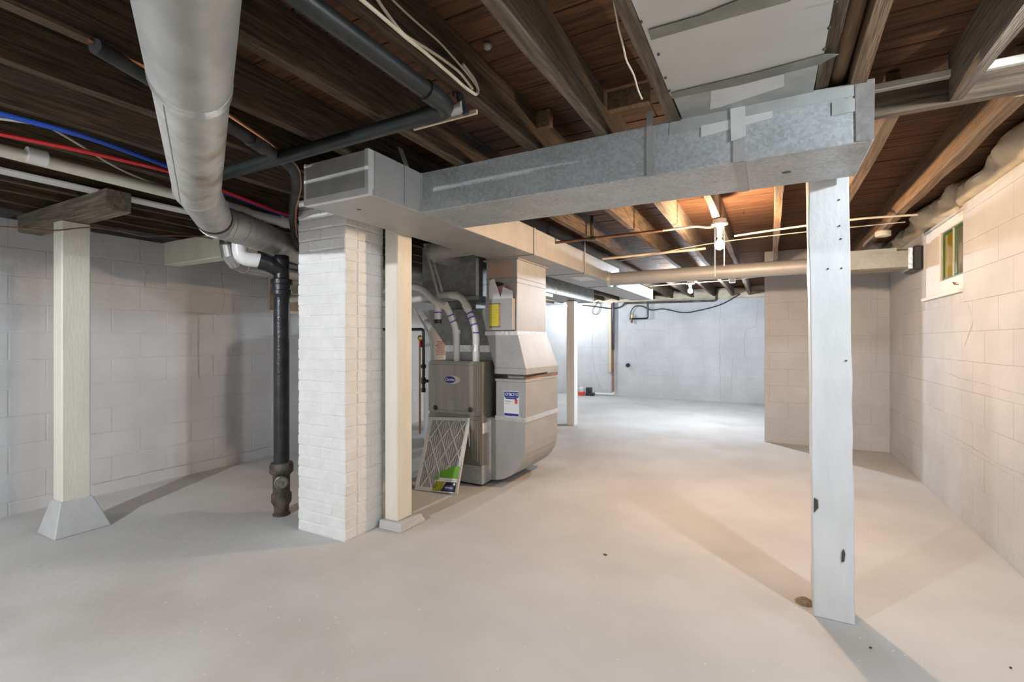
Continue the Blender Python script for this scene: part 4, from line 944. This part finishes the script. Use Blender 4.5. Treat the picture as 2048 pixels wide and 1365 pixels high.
solo('electric_cable', tube(bend([W(1197,602), W(1184,620), W(1186,630), W(1196,628), W(1203,608), W(1190,605)], .2), .007, 6), M['wire_black'], 'tangled loop of thin black wire before the pale wooden strip', 'wire', smooth=True)
solo('iron_conduit', tube(bend([(W(1250,606).x,YF-.1,2.09),(W(1433,606).x,YF-.1,2.075),(W(1434,606).x,YF-.1,2.34)], .05), .022, 10), M['rust'], 'rusty pipe along the top of the far wall turning up at its right end', 'pipe', smooth=True)
j0, j1 = W(1131,672), W(1133,758)
solo('hanging_wire', tube([(j0.x,YF-.01,j0.z),(j0.x+.01,YF-.012,(j0.z+j1.z)/2),(j1.x,YF-.01,j1.z)], .005, 6), M['wire_grey'], 'short thin wire hanging on the far wall left of the white post', 'wire')

# ------------------------------------------------------------------ cracks and patched joints in the painted walls
M['stain'] = mat('old_crack_fill', (.36,.36,.36), (.44,.44,.44), rough=.9, scale=20)
def wall_crack(parent, pix, plane, n, wd=.003):
    pts = [P(x, y, **plane) for x, y in pix]; n = Vector(n); fine = []
    for a, b in zip(pts, pts[1:]):
        for k in range(7):
            q = a.lerp(b, k/7); j = Vector([random.uniform(-1,1)*wd*1.6 if abs(c) < .5 else 0 for c in n]); fine.append(q + j)
    fine.append(pts[-1]); V = []
    for i, q in enumerate(fine):
        d = (fine[min(i+1,len(fine)-1)] - fine[max(i-1,0)]).normalized(); sd = d.cross(n) * random.uniform(.3,1.2) * wd
        for sg in (-1, 1): V.append(tuple(q + sd*sg + n*.0015))
    mk('crack', (V, [(2*i, 2*i+1, 2*i+3, 2*i+2) for i in range(len(fine)-1)]), M['stain'], parent)
for pix in ([(1441,604),(1439,700),(1441,798)], [(1516,600),(1513,652),(1492,660),(1488,690),(1490,716)], [(1188,640),(1184,700),(1190,745),(1200,775)], [(1272,660),(1330,662)], [(1466,716),(1462,800)]):
    wall_crack(wf, pix, dict(Y=YF), (0,-1,0), .006)
for pix in ([(1876,740),(1925,758),(1960,766),(2048,790)], [(1932,602),(1948,640),(1930,690)], [(1926,510),(1960,500),(1990,492)], [(1880,862),(1935,890),(2000,930),(2048,950)]):
    wall_crack(wr, pix, dict(X=XR), (-1,0,0), .0022)
for pix in ([(292,540),(290,575)], [(442,535),(448,600),(444,625)], [(397,632),(396,700),(399,770)], [(189,968),(300,945),(440,915),(545,893)], [(395,628),(445,630)]):
    wall_crack(wl, pix, dict(X=XL), (1,0,0), .004)
wall_crack(wj, [(1757,560),(1754,600),(1752,740)], dict(Y=YJ), (0,-1,0), .002)

# ------------------------------------------------------------------ floor litter
for (px_, py_), s, m, lab in (((1210,1111),.009,'debris','small dark crumb alone on the open floor before the pillar'),
                              ((1741,1298),.005,'debris','dark crumb in the shadow of the bluish-white post'),
                              ((2021,1338),.004,'debris','dark crumb near the right wall foot')):
    q = P(px_, py_, Z=0)
    solo('floor_crumb', prism([(q.x+s*math.cos(a)*random.uniform(.7,1.4), q.y+s*math.sin(a)*random.uniform(.5,1), .001) for a in (0,1,2,3,4,5.2)], (0,0,.005)), M[m], lab, 'debris')
rng = random.Random(3); V, Fc = [], []
for i in range(170):
    px_, py_ = rng.uniform(300,1900), rng.uniform(960,1360)
    q = P(px_, py_, Z=0)
    if q.x > XR-.05 or (PX0-.1 < q.x < -2.0 and 2.0 < q.y < 2.8): continue
    s = rng.uniform(.0015,.005); g_ = prism([(q.x-s,q.y-s*.6,.0006),(q.x+s,q.y-s*.4,.0006),(q.x+s*.4,q.y+s,.0006)], (0,0,.0012))
    V, Fc = join((V, Fc), g_)
o = mk('paint_flecks', (V, Fc), M['chip']); o['kind'] = 'stuff'; tag(o, 'tiny white paint flecks scattered over the concrete floor', 'flecks')
